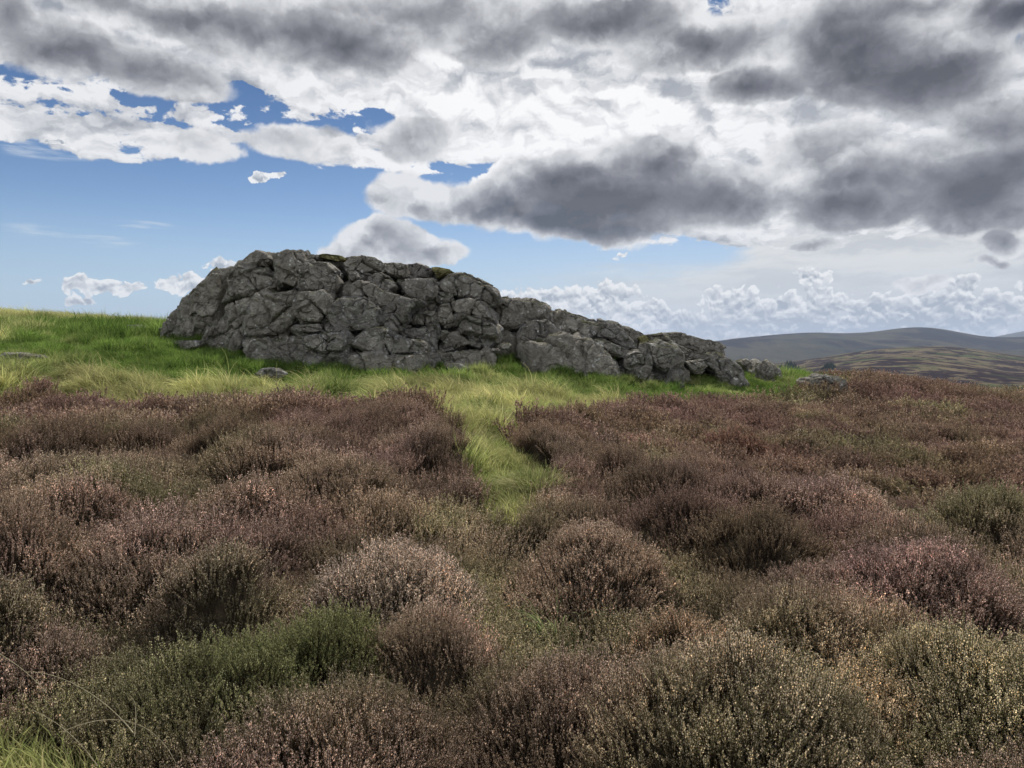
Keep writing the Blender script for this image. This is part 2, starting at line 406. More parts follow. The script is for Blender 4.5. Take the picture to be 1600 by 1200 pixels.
def mat_plant(name, a, inst=True, trans=.3, const=None):
    m, t, o = new_mat(name)
    col = attr(t, a, inst) if const is None else mix(t, 0.0, const, const)
    n = t.nodes.new('ShaderNodeObjectInfo')
    g = t.nodes.new('ShaderNodeNewGeometry')
    rnd = N(t, g.outputs['Random Per Island'])
    col = vm(t, 'MULTIPLY', col, vec(t, rnd*.9+.55, rnd*.85+.57, rnd*.8+.6))
    diffuse(t, o, col, trans=trans)
    return m
def mat_ground():
    m, t, o = new_mat('moor_soil_and_turf')
    p = geo(t); n1 = noise(t, p, .35, 5, .6); n2 = noise(t, p, 3.0, 6, .65); n3 = noise(t, p, .012, 6, .6)
    ga = attr(t, 'grassy', False)
    turf = mix(t, n1.ss(.35, .65), (.045, .085, .018), (.10, .13, .040))
    turf = mix(t, n2.ss(.5, .75), turf, (.16, .15, .07))
    soil = mix(t, n2.ss(.35, .65), (.030, .020, .014), (.055, .040, .028))
    far = mix(t, n3.ss(.44, .56), (.055, .040, .036), (.11, .10, .055))
    col = mix(t, ga, soil, turf)
    x, y, z = sepxyz(t, p)
    col = mix(t, y.ss(60, 110), col, far)
    diffuse(t, o, col, bump=n2, dist=.06)
    return m
def mat_rock(name='lichen_grey_rock', base=(.425, .405, .36)):
    m, t, o = new_mat(name)
    tc = t.nodes.new('ShaderNodeTexCoord'); p = geo(t)
    warp = vm(t, 'ADD', p, vm(t, 'MULTIPLY', noise(t, p, 1.2, 4, .6, color=True), (.7, .7, .7)))
    n1 = noise(t, p, .8, 5, .6); n2 = noise(t, p, 5, 9, .68); n3 = noise(t, p, 26, 6, .7)
    crk = voro(t, vm(t, 'MULTIPLY', warp, (1.0, 1.0, 1.5)), 1.15, 'DISTANCE_TO_EDGE')
    crk2 = voro(t, vm(t, 'MULTIPLY', warp, (1.6, 1.6, 3.4)), 1.3, 'DISTANCE_TO_EDGE')
    c1 = crk.ss(0.0, .055); c2 = crk2.ss(0.0, .05)
    col = mix(t, n1.ss(.35, .68), tuple(v*.72 for v in base), tuple(v*1.25 for v in base))
    col = mix(t, n2.ss(.36, .66), tuple(v*.55 for v in base), col)
    col = mix(t, noise(t, p, 1.7, 5, .6).ss(.52, .70)*.5, col, (.135, .120, .085))       # brown-olive algae
    oi = t.nodes.new('ShaderNodeObjectInfo'); ro = N(t, oi.outputs['Random'])
    col = vm(t, 'MULTIPLY', col, vec(t, ro*.42+.80, ro*.38+.81, ro*.30+.84))
    # pale crusts of lichen
    l1 = noise(t, p, 3.2, 2, .5); l2 = voro(t, vm(t, 'ADD', p, vm(t, 'MULTIPLY', noise(t, p, 14, 3, .6, color=True), (.10, .10, .10))), 7.5)
    li = l2.ss(.36, .22)*l1.ss(.50, .58)*noise(t, p, .55, 3, .5).ss(.44, .56, .4, 1)
    col = mix(t, li*.95, col, (.74, .75, .72))
    l3 = noise(t, p, 9, 8, .75)
    col = mix(t, l3.ss(.56, .64)*l1.ss(.38, .58)*.7, col, (.66, .67, .61))
    # moss and turf lodged on ledges
    nz = sepxyz(t, geo(t, 'Normal'))[2]
    ms = nz.ss(.45, .95)*noise(t, p, 1.4, 5, .6).ss(.46, .60)
    col = mix(t, ms*.8, col, (.085, .090, .030))
    h = n2*.95+n3*.30+n1*.2+c1*c2*.16
    diffuse(t, o, col, bump=h, dist=.22, strength=1.0)
    return m
ROCK = mat_rock()

# ------------------------------------------------------------------ ground sheet
def build_ground():
    rad = np.concatenate([np.linspace(.0, 60, 260)[1:], 60*np.geomspace(1.02, 260, 110)])
    front = np.linspace(-R(62), R(62), 420); back = np.linspace(R(62), 2*math.pi-R(62), 60)[1:-1]
    ang = np.concatenate([front, back]); A = len(ang)
    r, a = np.meshgrid(rad, ang, indexing='ij'); x = r*np.sin(a); y = r*np.cos(a)
    z = ground(x, y); g = is_grass(x.ravel(), y.ravel()).reshape(x.shape).astype(float)
    near = np.clip(1-r/90, 0, 1)
    z = z+fbm2(x, y, .55, 4, 1.0)*.22*near*np.clip(r/6, 0, 1)+fbm2(x, y, 1.7, 3, 2.0)*.10*near*g+fbm2(x, y, .01, 4)*14*np.clip((r-120)/300, 0, 1)
    v = np.stack([x.ravel(), y.ravel(), z.ravel()], 1); v = np.vstack([v, [[0, 0, float(ground(np.array([0.]), np.array([0.]))[0])]]])
    i, j = np.meshgrid(np.arange(len(rad)-1), np.arange(A), indexing='ij'); j2 = (j+1) % A
    f = np.stack([i*A+j, i*A+j2, (i+1)*A+j2, (i+1)*A+j], -1).reshape(-1, 4)
    f = f[:, ::-1].copy()
    gc = np.append(g.ravel(), 0); colr = np.stack([gc, gc, gc, np.ones_like(gc)], 1)
    o = link_mesh('moorland_ground', v, f, mat_ground(), attrs={'grassy': ('FLOAT_COLOR', colr)})
    tag(o, 'rough moorland ground under the heather and grass', kind='structure')
build_ground()
def gz(x, y):
    x = np.atleast_1d(np.asarray(x, float)); y = np.atleast_1d(np.asarray(y, float)); r = np.hypot(x, y)
    g = is_grass(x, y); near = np.clip(1-r/90, 0, 1)
    return ground(x, y)+fbm2(x, y, .55, 4, 1.0)*.22*near*np.clip(r/6, 0, 1)+fbm2(x, y, 1.7, 3, 2.0)*.10*near*g

# ------------------------------------------------------------------ hills
def hill(name, crest, Dc, foot_py, Df, mat, label, seed, rough, back=1.5):
    """crest: list of (px, py) on the skyline, at plan distance Dc; the foot at Df"""
    px = np.array([c[0] for c in crest], float); py = np.array([c[1] for c in crest], float)
    q = np.linspace(px[0], px[-1], 520)
    # smooth interpolation
    cy = np.interp(q, px, py); k = np.hanning(25); k /= k.sum(); cy = np.convolve(np.pad(cy, 12, 'edge'), k, 'valid')
    rows = []
    ts = np.linspace(0, 1, 90)
    fy = np.interp(q, *zip(*foot_py)) if isinstance(foot_py, list) else np.full(len(q), foot_py)
    for t_ in ts:
        D = Df+(Dc-Df)*t_; s = t_**.9
        pyy = fy+(cy-fy)*(np.sin(s*math.pi/2))
        rows.append(np.array([at(a, b, D) for a, b in zip(q, pyy)]))
    top = rows[-1]
    for t_ in np.linspace(0, 1, 14)[1:]:
        r_ = top.copy(); r_[:, 1] = top[:, 1]*(1+(back-1)*t_); r_[:, 0] = top[:, 0]*(1+(back-1)*t_); r_[:, 2] = top[:, 2]-(top[:, 2]+60)*t_**1.6; rows.append(r_)
    v = np.array(rows); T, W = v.shape[:2]
    n = fbm(np.stack([v[..., 0].ravel()/rough, v[..., 1].ravel()/rough, np.full(T*W, seed)], 1), 5).reshape(T, W)
    amp = np.concatenate([np.sin(ts*math.pi)**.7, np.zeros(13)])[:, None]
    v[..., 2] += n*amp*rough*.09
    v = v.reshape(-1, 3)
    i, j = np.meshgrid(np.arange(T-1), np.arange(W-1), indexing='ij')
    f = np.stack([i*W+j, i*W+j+1, (i+1)*W+j+1, (i+1)*W+j], -1).reshape(-1, 4)
    o = link_mesh(name, v, f, mat); return tag(o, label, kind='structure')
def mat_hill(name, a, b, c, sc, st, lo=.45, hi=.55):
    m, t, o = new_mat(name); p = geo(t)
    n = noise(t, vm(t, 'MULTIPLY', p, st), sc, 8, .68, .6); n2 = noise(t, vm(t, 'MULTIPLY', p, st), sc*3.2, 5, .6); n3 = noise(t, p, sc*.35, 4, .5)
    col = mix(t, n.ss(lo, hi), a, b); col = mix(t, n3.ss(.52, .62)*n2.ss(.42, .55), col, c)
    col = mix(t, n2.ss(.58, .68)*.5, col, tuple(v*1.5 for v in b))
    diffuse(t, o, col, bump=n, dist=14.0); return m
hill('far_moor_ridge', [(700, 556), (1000, 546), (1115, 533), (1200, 524), (1260, 520), (1320, 522), (1370, 518), (1405, 512.5), (1440, 510.5), (1475, 514), (1510, 522), (1550, 528), (1600, 528), (1750, 520), (1950, 535), (2300, 540)],
     4200, [(700, 585), (2300, 585)], 2300, mat_hill('far_ridge_heath', (.026, .025, .030), (.066, .062, .048), (.048, .050, .042), .0032, (1, .5, 1)), 'long dark blue-grey moor ridge on the skyline', 1.5, 700)
hill('distant_hill', [(1400, 560), (1500, 540), (1555, 526), (1590, 519), (1650, 508), (1750, 505), (1900, 530)], 8200, 565, 6500, mat_hill('distant_hill_heath', (.05, .05, .05), (.08, .08, .06), (.07, .07, .05), .001, (1, .5, 1)), 'pale blue hill peeping over the ridge', 3.5, 900)
hill('patchwork_moor', [(700, 590), (1000, 585), (1130, 578), (1190, 571), (1240, 565), (1300, 556), (1360, 547), (1420, 542), (1470, 541), (1510, 544), (1560, 552), (1600, 557), (1700, 562), (1950, 570), (2300, 575)],
     1900, [(700, 640), (2300, 640)], 480, mat_hill('burnt_heather_strips', (.034, .024, .027), (.150, .122, .078), (.070, .095, .040), .017, (.8, 1, 1), .495, .53), 'lower moor striped with dark heather and straw-coloured grass', 5.5, 260)

# ------------------------------------------------------------------ woods far off on the moor
def build_woods():
    m = mat_plant('conifer_needles', 'x', const=(.022, .034, .022), trans=0.1)
    for lab, x0, x1, py, D, h, seed in (('dark conifer wood beside the outcrop tail, far below', 1212, 1254, 583, 1150, 15, 1), ('small rounded conifer wood on the valley floor', 1280, 1311, 586, 1100, 15, 2)):
        r = np.random.default_rng(seed); V = []; Fc = []; base = 0
        for k in range(120):
            u = r.uniform(-1, 1); px = (x0+x1)/2+u*(x1-x0)/2
            p = at(px, py, D+r.uniform(-30, 30)); H = h*(1-.75*abs(u)**2.2)*r.uniform(.5, 1.25); w = H*.24
            for q in range(5):
                zz = H*(.08+.18*q); rr = w*(1-.17*q); n = 7
                a = np.linspace(0, 2*math.pi, n, endpoint=False)+r.uniform(0, 1)
                ring = np.stack([p[0]+np.cos(a)*rr*r.uniform(.7, 1.2, n), p[1]+np.sin(a)*rr*r.uniform(.7, 1.2, n), np.full(n, p[2]+zz)-r.uniform(0, .6, n)], 1)
                V.append(ring); V.append([[p[0], p[1], p[2]+zz+H*.32]])
                Fc += [[base+i, base+(i+1) % n, base+n] for i in range(n)]; base += n+1
        o = link_mesh('conifer_wood', np.vstack(V), np.array(Fc), m, smooth=False); tag(o, lab, kind='stuff')
build_woods()

# ------------------------------------------------------------------ rocks
_sd = np.random.default_rng(77); _cj = _sd.uniform(0, 1, (4096, 3)); _cn = _sd.normal(size=(4096, 3)); _co = _sd.normal(size=4096)
def facets(p, sc, jit=.9):
    q = p*sc; c = np.floor(q).astype(int); best = np.full(len(q), 1e9); out = np.zeros(len(q)); sec = np.full(len(q), 1e9)
    for i in (-1, 0, 1):
        for j in (-1, 0, 1):
            for k in (-1, 0, 1):
                g = c+np.array([i, j, k]); h = (g[:, 0]*73856093 ^ g[:, 1]*19349663 ^ g[:, 2]*83492791) & 4095
                v = q-(g+_cj[h]*jit); d = (v*v).sum(1); w = d < best
                sec = np.where(w, best, np.minimum(sec, d)); best = np.where(w, d, best)
                out = np.where(w, (v*_cn[h]*np.array([1, .6, 1])).sum(1)*.55+_co[h]*.22, out)
    return out/np.max(sc), np.sqrt(sec)-np.sqrt(best)
def boulder_mesh(poly, D, thick, lean=0.0, seed=0, res=42, rough=1.0, edge=.16, grow=1.06):
    """A block whose face has the traced outline; world size from its distance D; thickness in metres"""
    pts = np.array([at(px, py, D) for px, py in poly]); P2 = pts[:, [0, 2]]
    # area centroid
    x, z = P2[:, 0], P2[:, 1]; x1, z1 = np.roll(x, -1), np.roll(z, -1); cr = x*z1-x1*z; A = cr.sum()/2
    c = np.array([((x+x1)*cr).sum(), ((z+z1)*cr).sum()])/(6*A)
    # radius as function of angle (ray casting)
    th = np.linspace(0, 2*math.pi, 180, endpoint=False); rad = np.zeros(180)
    for k, a in enumerate(th):
        dx, dz = math.cos(a), math.sin(a); best = 0
        for i in range(len(P2)):
            p, q = P2[i]-c, P2[(i+1) % len(P2)]-c; e = q-p; den = dx*e[1]-dz*e[0]
            if abs(den) < 1e-9: continue
            s = (p[0]*e[1]-p[1]*e[0])/den; u = (p[0]*dz-p[1]*dx)/den
            if s > 0 and -1e-6 <= u <= 1+1e-6: best = max(best, s)
        rad[k] = best if best > 0 else rad[k-1]
    kr = np.hanning(9); kr /= kr.sum(); rad = np.convolve(np.pad(rad, 4, 'wrap'), kr, 'valid')
    def sheet(n, sign):
        g = np.linspace(-1, 1, n); ga, gb = np.meshgrid(g, g); r_ = np.maximum(np.abs(ga), np.abs(gb)); hyp = np.maximum(np.hypot(ga, gb), 1e-9)
        U = np.arctan2(gb, ga) % (2*math.pi); rr = np.interp(U, np.append(th, 2*math.pi), np.append(rad, rad[0]))
        V0 = math.acos(.85**(1/edge)); t_ = np.clip((r_-.6)/.4, 0, 1); V = V0*(1-t_)
        cv = np.where(r_ < .6, r_/.6*.85, np.cos(V)**edge); sn = np.where(r_ < .6, np.sqrt(np.maximum(0, 1-cv**(2/edge))), np.sin(V))
        X = c[0]+np.cos(U)*rr*cv*grow; Z = c[1]+np.sin(U)*rr*cv*grow; Y = D+sign*sn**.62*thick*.5+lean*(Z-c[1])
        i, j = np.meshgrid(np.arange(n-1), np.arange(n-1), indexing='ij'); f = np.stack([i*n+j, i*n+j+1, (i+1)*n+j+1, (i+1)*n+j], -1).reshape(-1, 4)
        return np.stack([X, Y, Z], -1).reshape(-1, 3), f if sign < 0 else f[:, ::-1]
    pa, fa = sheet(res*2+5, -1); pb, fb = sheet(max(17, res//2*2+1), 1)
    p = np.vstack([pa, pb]); f = np.vstack([fa, fb+len(pa)])
    size = math.sqrt(abs(A))
    # facets: a few random planes cut the block
    r = np.random.default_rng(seed*7+3); cen = np.array([c[0], D, c[1]])
    q = p-cen
    for _ in range(4):
        n = r.normal(size=3)*np.array([1, .9, 1]); n[1] = -abs(n[1])-.25; n /= np.linalg.norm(n)
        sup = (q@n).max(); h = sup*r.uniform(.82, .97); e = q@n-h
        q = q-np.where(e > 0, e*.85, 0)[:, None]*n
    p = q+cen
    nrm = q/np.maximum(np.linalg.norm(q, axis=1), 1e-6)[:, None]
    wp = p+np.stack([fbm(p*.9+a*31, 3) for a in range(3)], 1)*.55
    f1, e1 = facets(wp, np.array([1.15, 1.15, 1.0])); f2, e2 = facets(wp+3.3, np.array([2.9, 2.9, 2.5]))
    d = fbm(p*.9/max(size, .5)**.3+seed*3.1, 2)*.08*size
    d = d+np.clip(f1, -.22, .22)*.36*min(size, 1.3)+np.clip(f2, -.10, .10)*.34
    d = d-.16*np.exp(-(e1/.05)**2)*(fbm(p*.7+4, 2) > -.02)-.055*np.exp(-(e2/.06)**2)*(fbm(p*1.1+9, 2) > -.1)
    d = d+fbm(p*np.array([2.4, 2.4, 3.0])+5.5, 4, .6)*.055+fbm(p*7+2, 4, .7)*.045
    p = p+nrm*(d*rough)[:, None]
    return p, f
def o1(l): return [(240+x/4.8, 370+y/4.8) for x, y in l]
def o2(l): return [(500+x/4.8, 370+y/4.8) for x, y in l]
def o3(l): return [(760+x/5.333, 420+y/5.333) for x, y in l]
def o4(l): return [(1020+x/5.333, 480+y/5.333) for x, y in l]
def base_py(px): return np.interp(px, [240, 300, 400, 490, 560, 680, 800, 900, 1050, 1120, 1230], [520, 545, 575, 590, 592, 585, 585, 590, 602, 597, 595])
def base_D(px): return np.interp(px, [240, 300, 400, 490, 560, 680, 740, 780, 800, 900, 1050, 1120, 1160, 1230], [29, 25.5, 22.8, 21.4, 21.2, 22.3, 22.6, 23.2, 24.2, 23.4, 23.2, 24.2, 25.5, 26])
CRAG = [  # outline, extra distance, thickness
 (o2([(-70,150),(20,148),(110,158),(205,165),(245,205),(200,265),(60,240),(-60,220)]), 1.0, 2.4),
 (o1([(135,640),(160,585),(240,500),(335,445),(325,540),(305,640),(310,760),(180,760),(110,690)]), .6, 2.2),
 (o1([(330,450),(390,370),(430,320),(530,250),(640,225),(720,205),(705,270),(640,380),(605,480),(580,640),(570,690),(440,750),(440,640),(380,620),(370,740),(300,720),(290,580)]), .1, 2.8),
 (o1([(430,700),(470,678),(520,675),(590,710),(635,760),(600,840),(430,850),(395,780)]), -.5, 1.6),
 (o1([(725,200),(740,160),(785,118),(825,103),(900,113),(965,130),(975,190),(900,215),(800,220),(730,218)]), .2, 1.8),
 (o1([(700,230),(800,212),(900,225),(965,290),(990,370),(900,405),(760,440),(610,492),(595,470),(640,365)]), 0, 2.2),
 (o1([(960,128),(1060,108),(1165,113),(1190,180),(1225,220),(1170,290),(1165,385),(1060,350),(1010,365),(970,300)]), 0, 2.0),
 (o1([(1180,175),(1290,190),(1385,250),(1432,340),(1400,425),(1300,405),(1175,405),(1150,300)]), -.1, 2.0),
 (o1([(1140,115),(1270,122),(1280,155),(1200,165),(1160,150)]), .6, 1.0),
 (o1([(600,490),(700,462),(800,458),(825,500),(812,600),(772,680),(760,760),(710,840),(630,850),(630,740),(570,690),(588,560)]), -.25, 1.8),
 (o1([(820,480),(860,430),(900,408),(1000,430),(1110,408),(1145,480),(1145,620),(1075,680),(1060,735),(900,755),(765,745),(770,690),(820,600)]), -.5, 2.2),
 (o1([(1130,410),(1280,388),(1362,420),(1375,500),(1362,600),(1290,645),(1160,645),(1125,560)]), -.55, 2.0),
 (o1([(1080,650),(1290,645),(1305,712),(1140,728),(1072,702)]), -.45, 1.4),
 (o1([(780,800),(830,750),(900,770),(1000,735),(1100,725),(1185,760),(1110,850),(1100,960),(900,960),(770,880)]), -.6, 1.8),
 (o2([(-110,740),(0,718),(130,703),(215,713),(245,780),(240,845),(120,845),(60,862),(-70,835)]), -.75, 1.8),
 (o2([(-130,850),(60,850),(150,830),(255,860),(240,960),(240,1045),(0,1080),(-90,1040)]), -.25, 1.6),
 (o2([(240,785),(320,735),(400,690),(520,688),(560,735),(700,755),(790,795),(812,855),(600,872),(420,872),(320,852)]), -.6, 1.9),
 (o2([(245,880),(420,870),(600,878),(805,868),(825,940),(700,975),(560,1000),(500,1070),(260,1100),(235,960)]), -.7, 1.8),
 (o2([(130,470),(200,455),(330,448),(420,500),(495,560),(485,640),(400,685),(220,722),(55,712),(60,680),(110,610),(135,540)]), -.2, 2.2),
 (o2([(135,445),(230,365),(320,318),(440,348),(520,400),(645,430),(665,500),(600,525),(480,525),(400,485),(330,450),(200,462)]), 0, 2.0),
 (o2([(-5,190),(90,198),(165,260),(185,350),(140,425),(100,405),(0,395),(-70,355),(-100,250)]), 0, 2.2),
 (o2([(200,200),(250,148),(330,128),(430,152),(490,190),(495,250),(380,275),(300,292),(225,255)]), .7, 1.8),
 (o2([(495,200),(560,182),(620,180),(675,198),(705,290),(620,305),(540,285),(495,262)]), .8, 1.8),
 (o2([(668,195),(750,185),(800,205),(855,240),(845,292),(720,305),(688,262)]), .9, 1.8),
 (o2([(235,300),(350,268),(480,262),(565,320),(610,375),(520,405),(400,362),(320,325)]), .35, 1.8),
 (o2([(590,310),(720,298),(865,298),(895,380),(885,465),(760,485),(680,445),(635,380)]), .3, 2.0),
 (o2([(480,520),(640,438),(765,468),(805,490),(705,540),(692,625),(620,665),(520,655),(478,600)]), -.35, 2.0),
 (o2([(475,615),(620,660),(692,650),(620,712),(530,705),(478,665)]), -.1, 1.5),
 (o2([(700,590),(760,558),(872,558),(888,620),(872,655),(760,662),(698,645)]), .1, 1.6),
 (o2([(635,690),(760,675),(882,648),(900,700),(893,845),(830,875),(785,800),(640,725)]), -.1, 1.8),
 (o2([(888,400),(1000,418),(1012,480),(935,505),(885,485)]), .25, 1.6),
 (o2([(895,520),(980,508),(1018,600),(1005,665),(960,700),(895,645)]), .3, 1.5),
 (o2([(850,240),(930,255),(1000,290),(895,355),(850,300)]), 1.3, 1.8),
 (o2([(890,355),(1000,288),(1100,278),(1235,340),(1305,372),(1338,430),(1322,500),(1275,525),(1150,455),(1050,455),(1000,425),(895,392)]), .3, 2.4),
 (o2([(1008,470),(1130,448),(1255,490),(1295,560),(1318,645),(1200,605),(1100,565),(1018,562)]), -.05, 2.0),
 (o2([(1015,572),(1100,570),(1240,612),(1322,660),(1338,720),(1300,765),(1190,745),(1060,725),(1005,662)]), -.15, 2.0),
 (o2([(905,700),(1040,698),(1135,790),(1040,835),(905,865)]), .1, 1.8),
 (o2([(1125,742),(1210,732),(1315,770),(1312,812),(1200,832),(1128,805)]), 0, 1.8),
 (o2([(860,865),(900,860),(1040,850),(1230,830),(1300,900),(1260,1010),(1050,985),(930,955)]), -.1, 1.8),
 (o2([(240,250),(300,262),(330,300),(300,322),(245,310)]), .3, 1.0),
 (o2([(700,520),(790,490),(880,475),(885,560),(760,565),(700,600)]), .75, 1.4),
]
RIDGE = [
 (o3([(1040,800),(1200,760),(1400,770),(1610,810),(1610,930),(1300,940),(1050,930)]), .35, 2.0),
 (o3([(440,700),(700,680),(1000,760),(1100,900),(900,930),(420,860)]), .15, 2.0),
 (o3([(75,240),(170,228),(260,235),(370,275),(470,310),(485,400),(455,452),(330,472),(180,502),(70,465),(60,330)]), .2, 2.4),
 (o3([(545,380),(575,352),(630,350),(700,378),(805,415),(815,492),(770,525),(640,535),(558,490)]), .4, 2.0),
 (o3([(475,360),(510,362),(560,385),(565,445),(478,435)]), .8, 1.4),
 (o3([(270,505),(350,448),(480,428),(565,480),(630,540),(480,612),(290,632),(262,560)]), 0, 1.8),
 (o3([(325,640),(480,608),(600,568),(720,558),(805,640),(835,760),(755,868),(620,885),(560,850),(400,850),(320,720)]), -.55, 2.0),
 (o3([(795,590),(900,618),(985,720),(1045,820),(1060,950),(900,960),(785,920),(770,840),(830,760)]), -.45, 1.8),
 (o3([(60,500),(270,508),(285,620),(335,720),(410,840),(200,880),(60,860)]), .55, 2.0),
 (o3([(805,425),(900,432),(950,440),(1085,470),(1200,600),(1205,665),(1100,645),(980,565),(830,565),(780,520)]), .2, 2.2),
 (o3([(850,590),(980,588),(1100,638),(1195,668),(1145,725),(1000,695),(890,675)]), -.15, 1.8),
 (o3([(1135,720),(1200,668),(1275,688),(1285,795),(1212,835),(1112,805)]), -.2, 1.6),
 (o3([(975,735),(1060,748),(1095,800),(1060,825),(1010,812)]), 0, 1.2),
 (o3([(1050,472),(1120,480),(1200,495),(1275,535),(1305,600),(1235,625),(1185,585)]), .6, 1.8),
 (o3([(1285,620),(1380,598),(1520,638),(1595,700),(1565,795),(1440,835),(1360,802),(1285,795)]), -.2, 2.0),
 (o3([(1280,545),(1350,540),(1430,528),(1445,560),(1520,580),(1400,605),(1290,600)]), .7, 1.6),
 (o3([(1220,832),(1350,818),(1402,900),(1385,975),(1250,975),(1180,900)]), -.25, 1.6),
 (o3([(1425,885),(1520,840),(1605,850),(1608,940),(1545,985),(1430,985)]), -.4, 1.5),
 (o3([(1040,850),(1200,868),(1215,940),(1070,960)]), -.1, 1.4),
 (o4([(60,240),(130,222),(200,217),(300,240),(400,268),(500,298),(508,400),(340,365),(250,335),(100,292)]), 1.6, 2.6),
 (o4([(-20,262),(100,278),(250,338),(330,368),(480,378),(505,412),(230,432),(150,382),(0,332)]), .5, 1.8),
 (o4([(225,440),(380,418),(405,470),(350,525),(280,512)]), -.1, 1.5),
 (o4([(395,420),(480,405),(565,408),(680,468),(765,560),(745,605),(500,600),(465,520),(395,475)]), -.2, 1.9),
 (o4([(0,332),(130,368),(195,432),(100,475),(50,515),(-10,490)]), 0, 1.7),
]
KNOLL = [(o4([(785,600),(828,490),(870,462),(915,448),(962,500),(990,610),(850,615)]), 0, 1.2), (o4([(955,480),(1010,488),(1060,520),(1105,560),(1095,612),(985,612)]), .3, 1.2), (o4([(712,452),(770,432),(825,490),(805,530),(760,500)]), 1.0, 1.0), (o4([(870,470),(960,478),(990,560),(900,560)]), .6, 1.2)]
def mat_turf():
    m, t, o = new_mat('mossy_turf'); p = geo(t); n = noise(t, p, 9, 6, .7)
    diffuse(t, o, mix(t, n.ss(.35, .65), (.085, .085, .038), (.19, .175, .085)), bump=n, dist=.1); return m
TURF = mat_turf()
def outcrop(blocks, name, label, cat, centre_px, turf=(), back=.5, **kw):
    root = empty(name, tuple(at(centre_px[0], centre_px[1], base_D(centre_px[0]))))
    tag(root, label, cat); loc = np.array(root.location); CV, CF, b = [], [], 0
    for k, (poly, dd, th) in enumerate(blocks):
        # blocks of the lowest course go down into the turf
        poly = [(x+(9 if x < 330 else 0), y+(26 if y > base_py(x)-18 else 5 if y < 470 else 2)) for x, y in poly]
        cx = np.mean([p[0] for p in poly]); cy = np.mean([p[1] for p in poly])
        D0 = base_D(cx); hgt = max(0, (base_py(cx)-cy))/F*D0
        D = D0+dd+hgt*.42+th*.5
        p, f = boulder_mesh(poly, D, th, lean=.16, seed=k+len(blocks)*3+7, **kw)
        link_mesh('rock_block', p-loc, f, ROCK, parent=root)
        p, f = boulder_mesh(poly, D+back, th*1.1, lean=.2, seed=k+300, res=18, rough=1.2, grow=1.17)   # bedrock showing in the joints
        p[:, 2] -= .05; CV.append(p-loc); CF.append(f+b); b += len(p)
    for q, poly in enumerate(turf):
        cx = np.mean([p[0] for p in poly]); cy = np.mean([p[1] for p in poly]); D0 = base_D(cx)
        p, f = boulder_mesh(poly, D0+1.45+max(0, (base_py(cx)-cy))/F*D0*.42, 1.9, lean=.5, seed=q+700, res=24, rough=.55, grow=1.0)
        link_mesh('turf_patch', p-loc, f, TURF, parent=root)
    link_mesh('bedrock', np.vstack(CV), np.vstack(CF), ROCK, parent=root)
    return root
outcrop(CRAG, 'rock_outcrop', 'tall domed grey crag of jointed, lichen-spotted blocks rising from the grass', 'rock outcrop', (560, 592), [o2([(20,158),(60,148),(110,150),(200,158),(215,190),(120,200),(50,185)]), o2([(840,240),(880,236),(910,240),(1010,268),(990,300),(900,335),(870,290)])])
outcrop(RIDGE, 'rock_ridge', 'long low grey rock ridge running down to the right from the domed crag', 'rock outcrop', (950, 600), [o3([(1225,575),(1290,552),(1345,580),(1335,625),(1240,645)])], back=.22, grow=1.13, edge=.2)
outcrop(KNOLL, 'rock_knoll', 'small pointed grey crag standing just past the low end of the ridge', 'rock outcrop', (1190, 594))
def lone_rock(poly, D, th, label, lean=.1, seed=1, name='boulder', cat='rock', rough=1.0):
    p, f = boulder_mesh(poly, D, th, lean=lean, seed=seed, res=26, rough=rough)
    c = p.mean(0); o = link_mesh(name, p-c, f, ROCK); o.location = c; tag(o, label, cat); return o
lone_rock(o4([(1250,620),(1290,590),(1340,570),(1450,572),(1520,592),(1565,620),(1555,680),(1400,690),(1260,670)]), 24.6, 1.6, 'low rounded grey boulder sunk in heather at the far right of the outcrops', seed=5)
lone_rock([(241,545),(250,537),(285,534),(320,532),(326,540),(300,548),(262,548)], 24.2, 1.2, 'flat pale slab lying in grass below the left end of the crag', seed=6, name='rock_slab', rough=.5)
lone_rock([(201,513),(205,508),(224,508),(226,512),(214,515)], 31, .8, 'tiny pale slab high on the green bank left of the crag', seed=7, name='rock_slab', rough=.4)
lone_rock([(8,558),(20,550),(45,553),(62,556),(60,562),(20,563)], 19, .9, 'half-buried pale slab in the grass at the left edge', seed=8, name='rock_slab', rough=.4)
lone_rock([(400,584),(412,577),(430,576),(448,583),(440,590),(410,590)], 19.2, .5, 'small white-flecked stone in the grass in front of the crag', seed=9, rough=.6)
lone_rock(o2([(930,960),(960,945),(1060,948),(1145,992),(1100,1020),(990,1020)]), 21.9, .9, 'flat slab leaning in grass under the right part of the domed crag', seed=10, name='rock_slab', rough=.5)
lone_rock(o3([(105,640),(120,622),(180,620),(212,640),(200,665),(130,668)]), 23.6, .5, 'little mossy stone perched between the dome and the ridge', seed=11, rough=.6)
lone_rock(o3([(20,668),(50,658),(100,662),(105,680),(50,690)]), 23.3, .4, 'thin stone wedged beside the mossy one at the foot of the dome', seed=12, rough=.6)

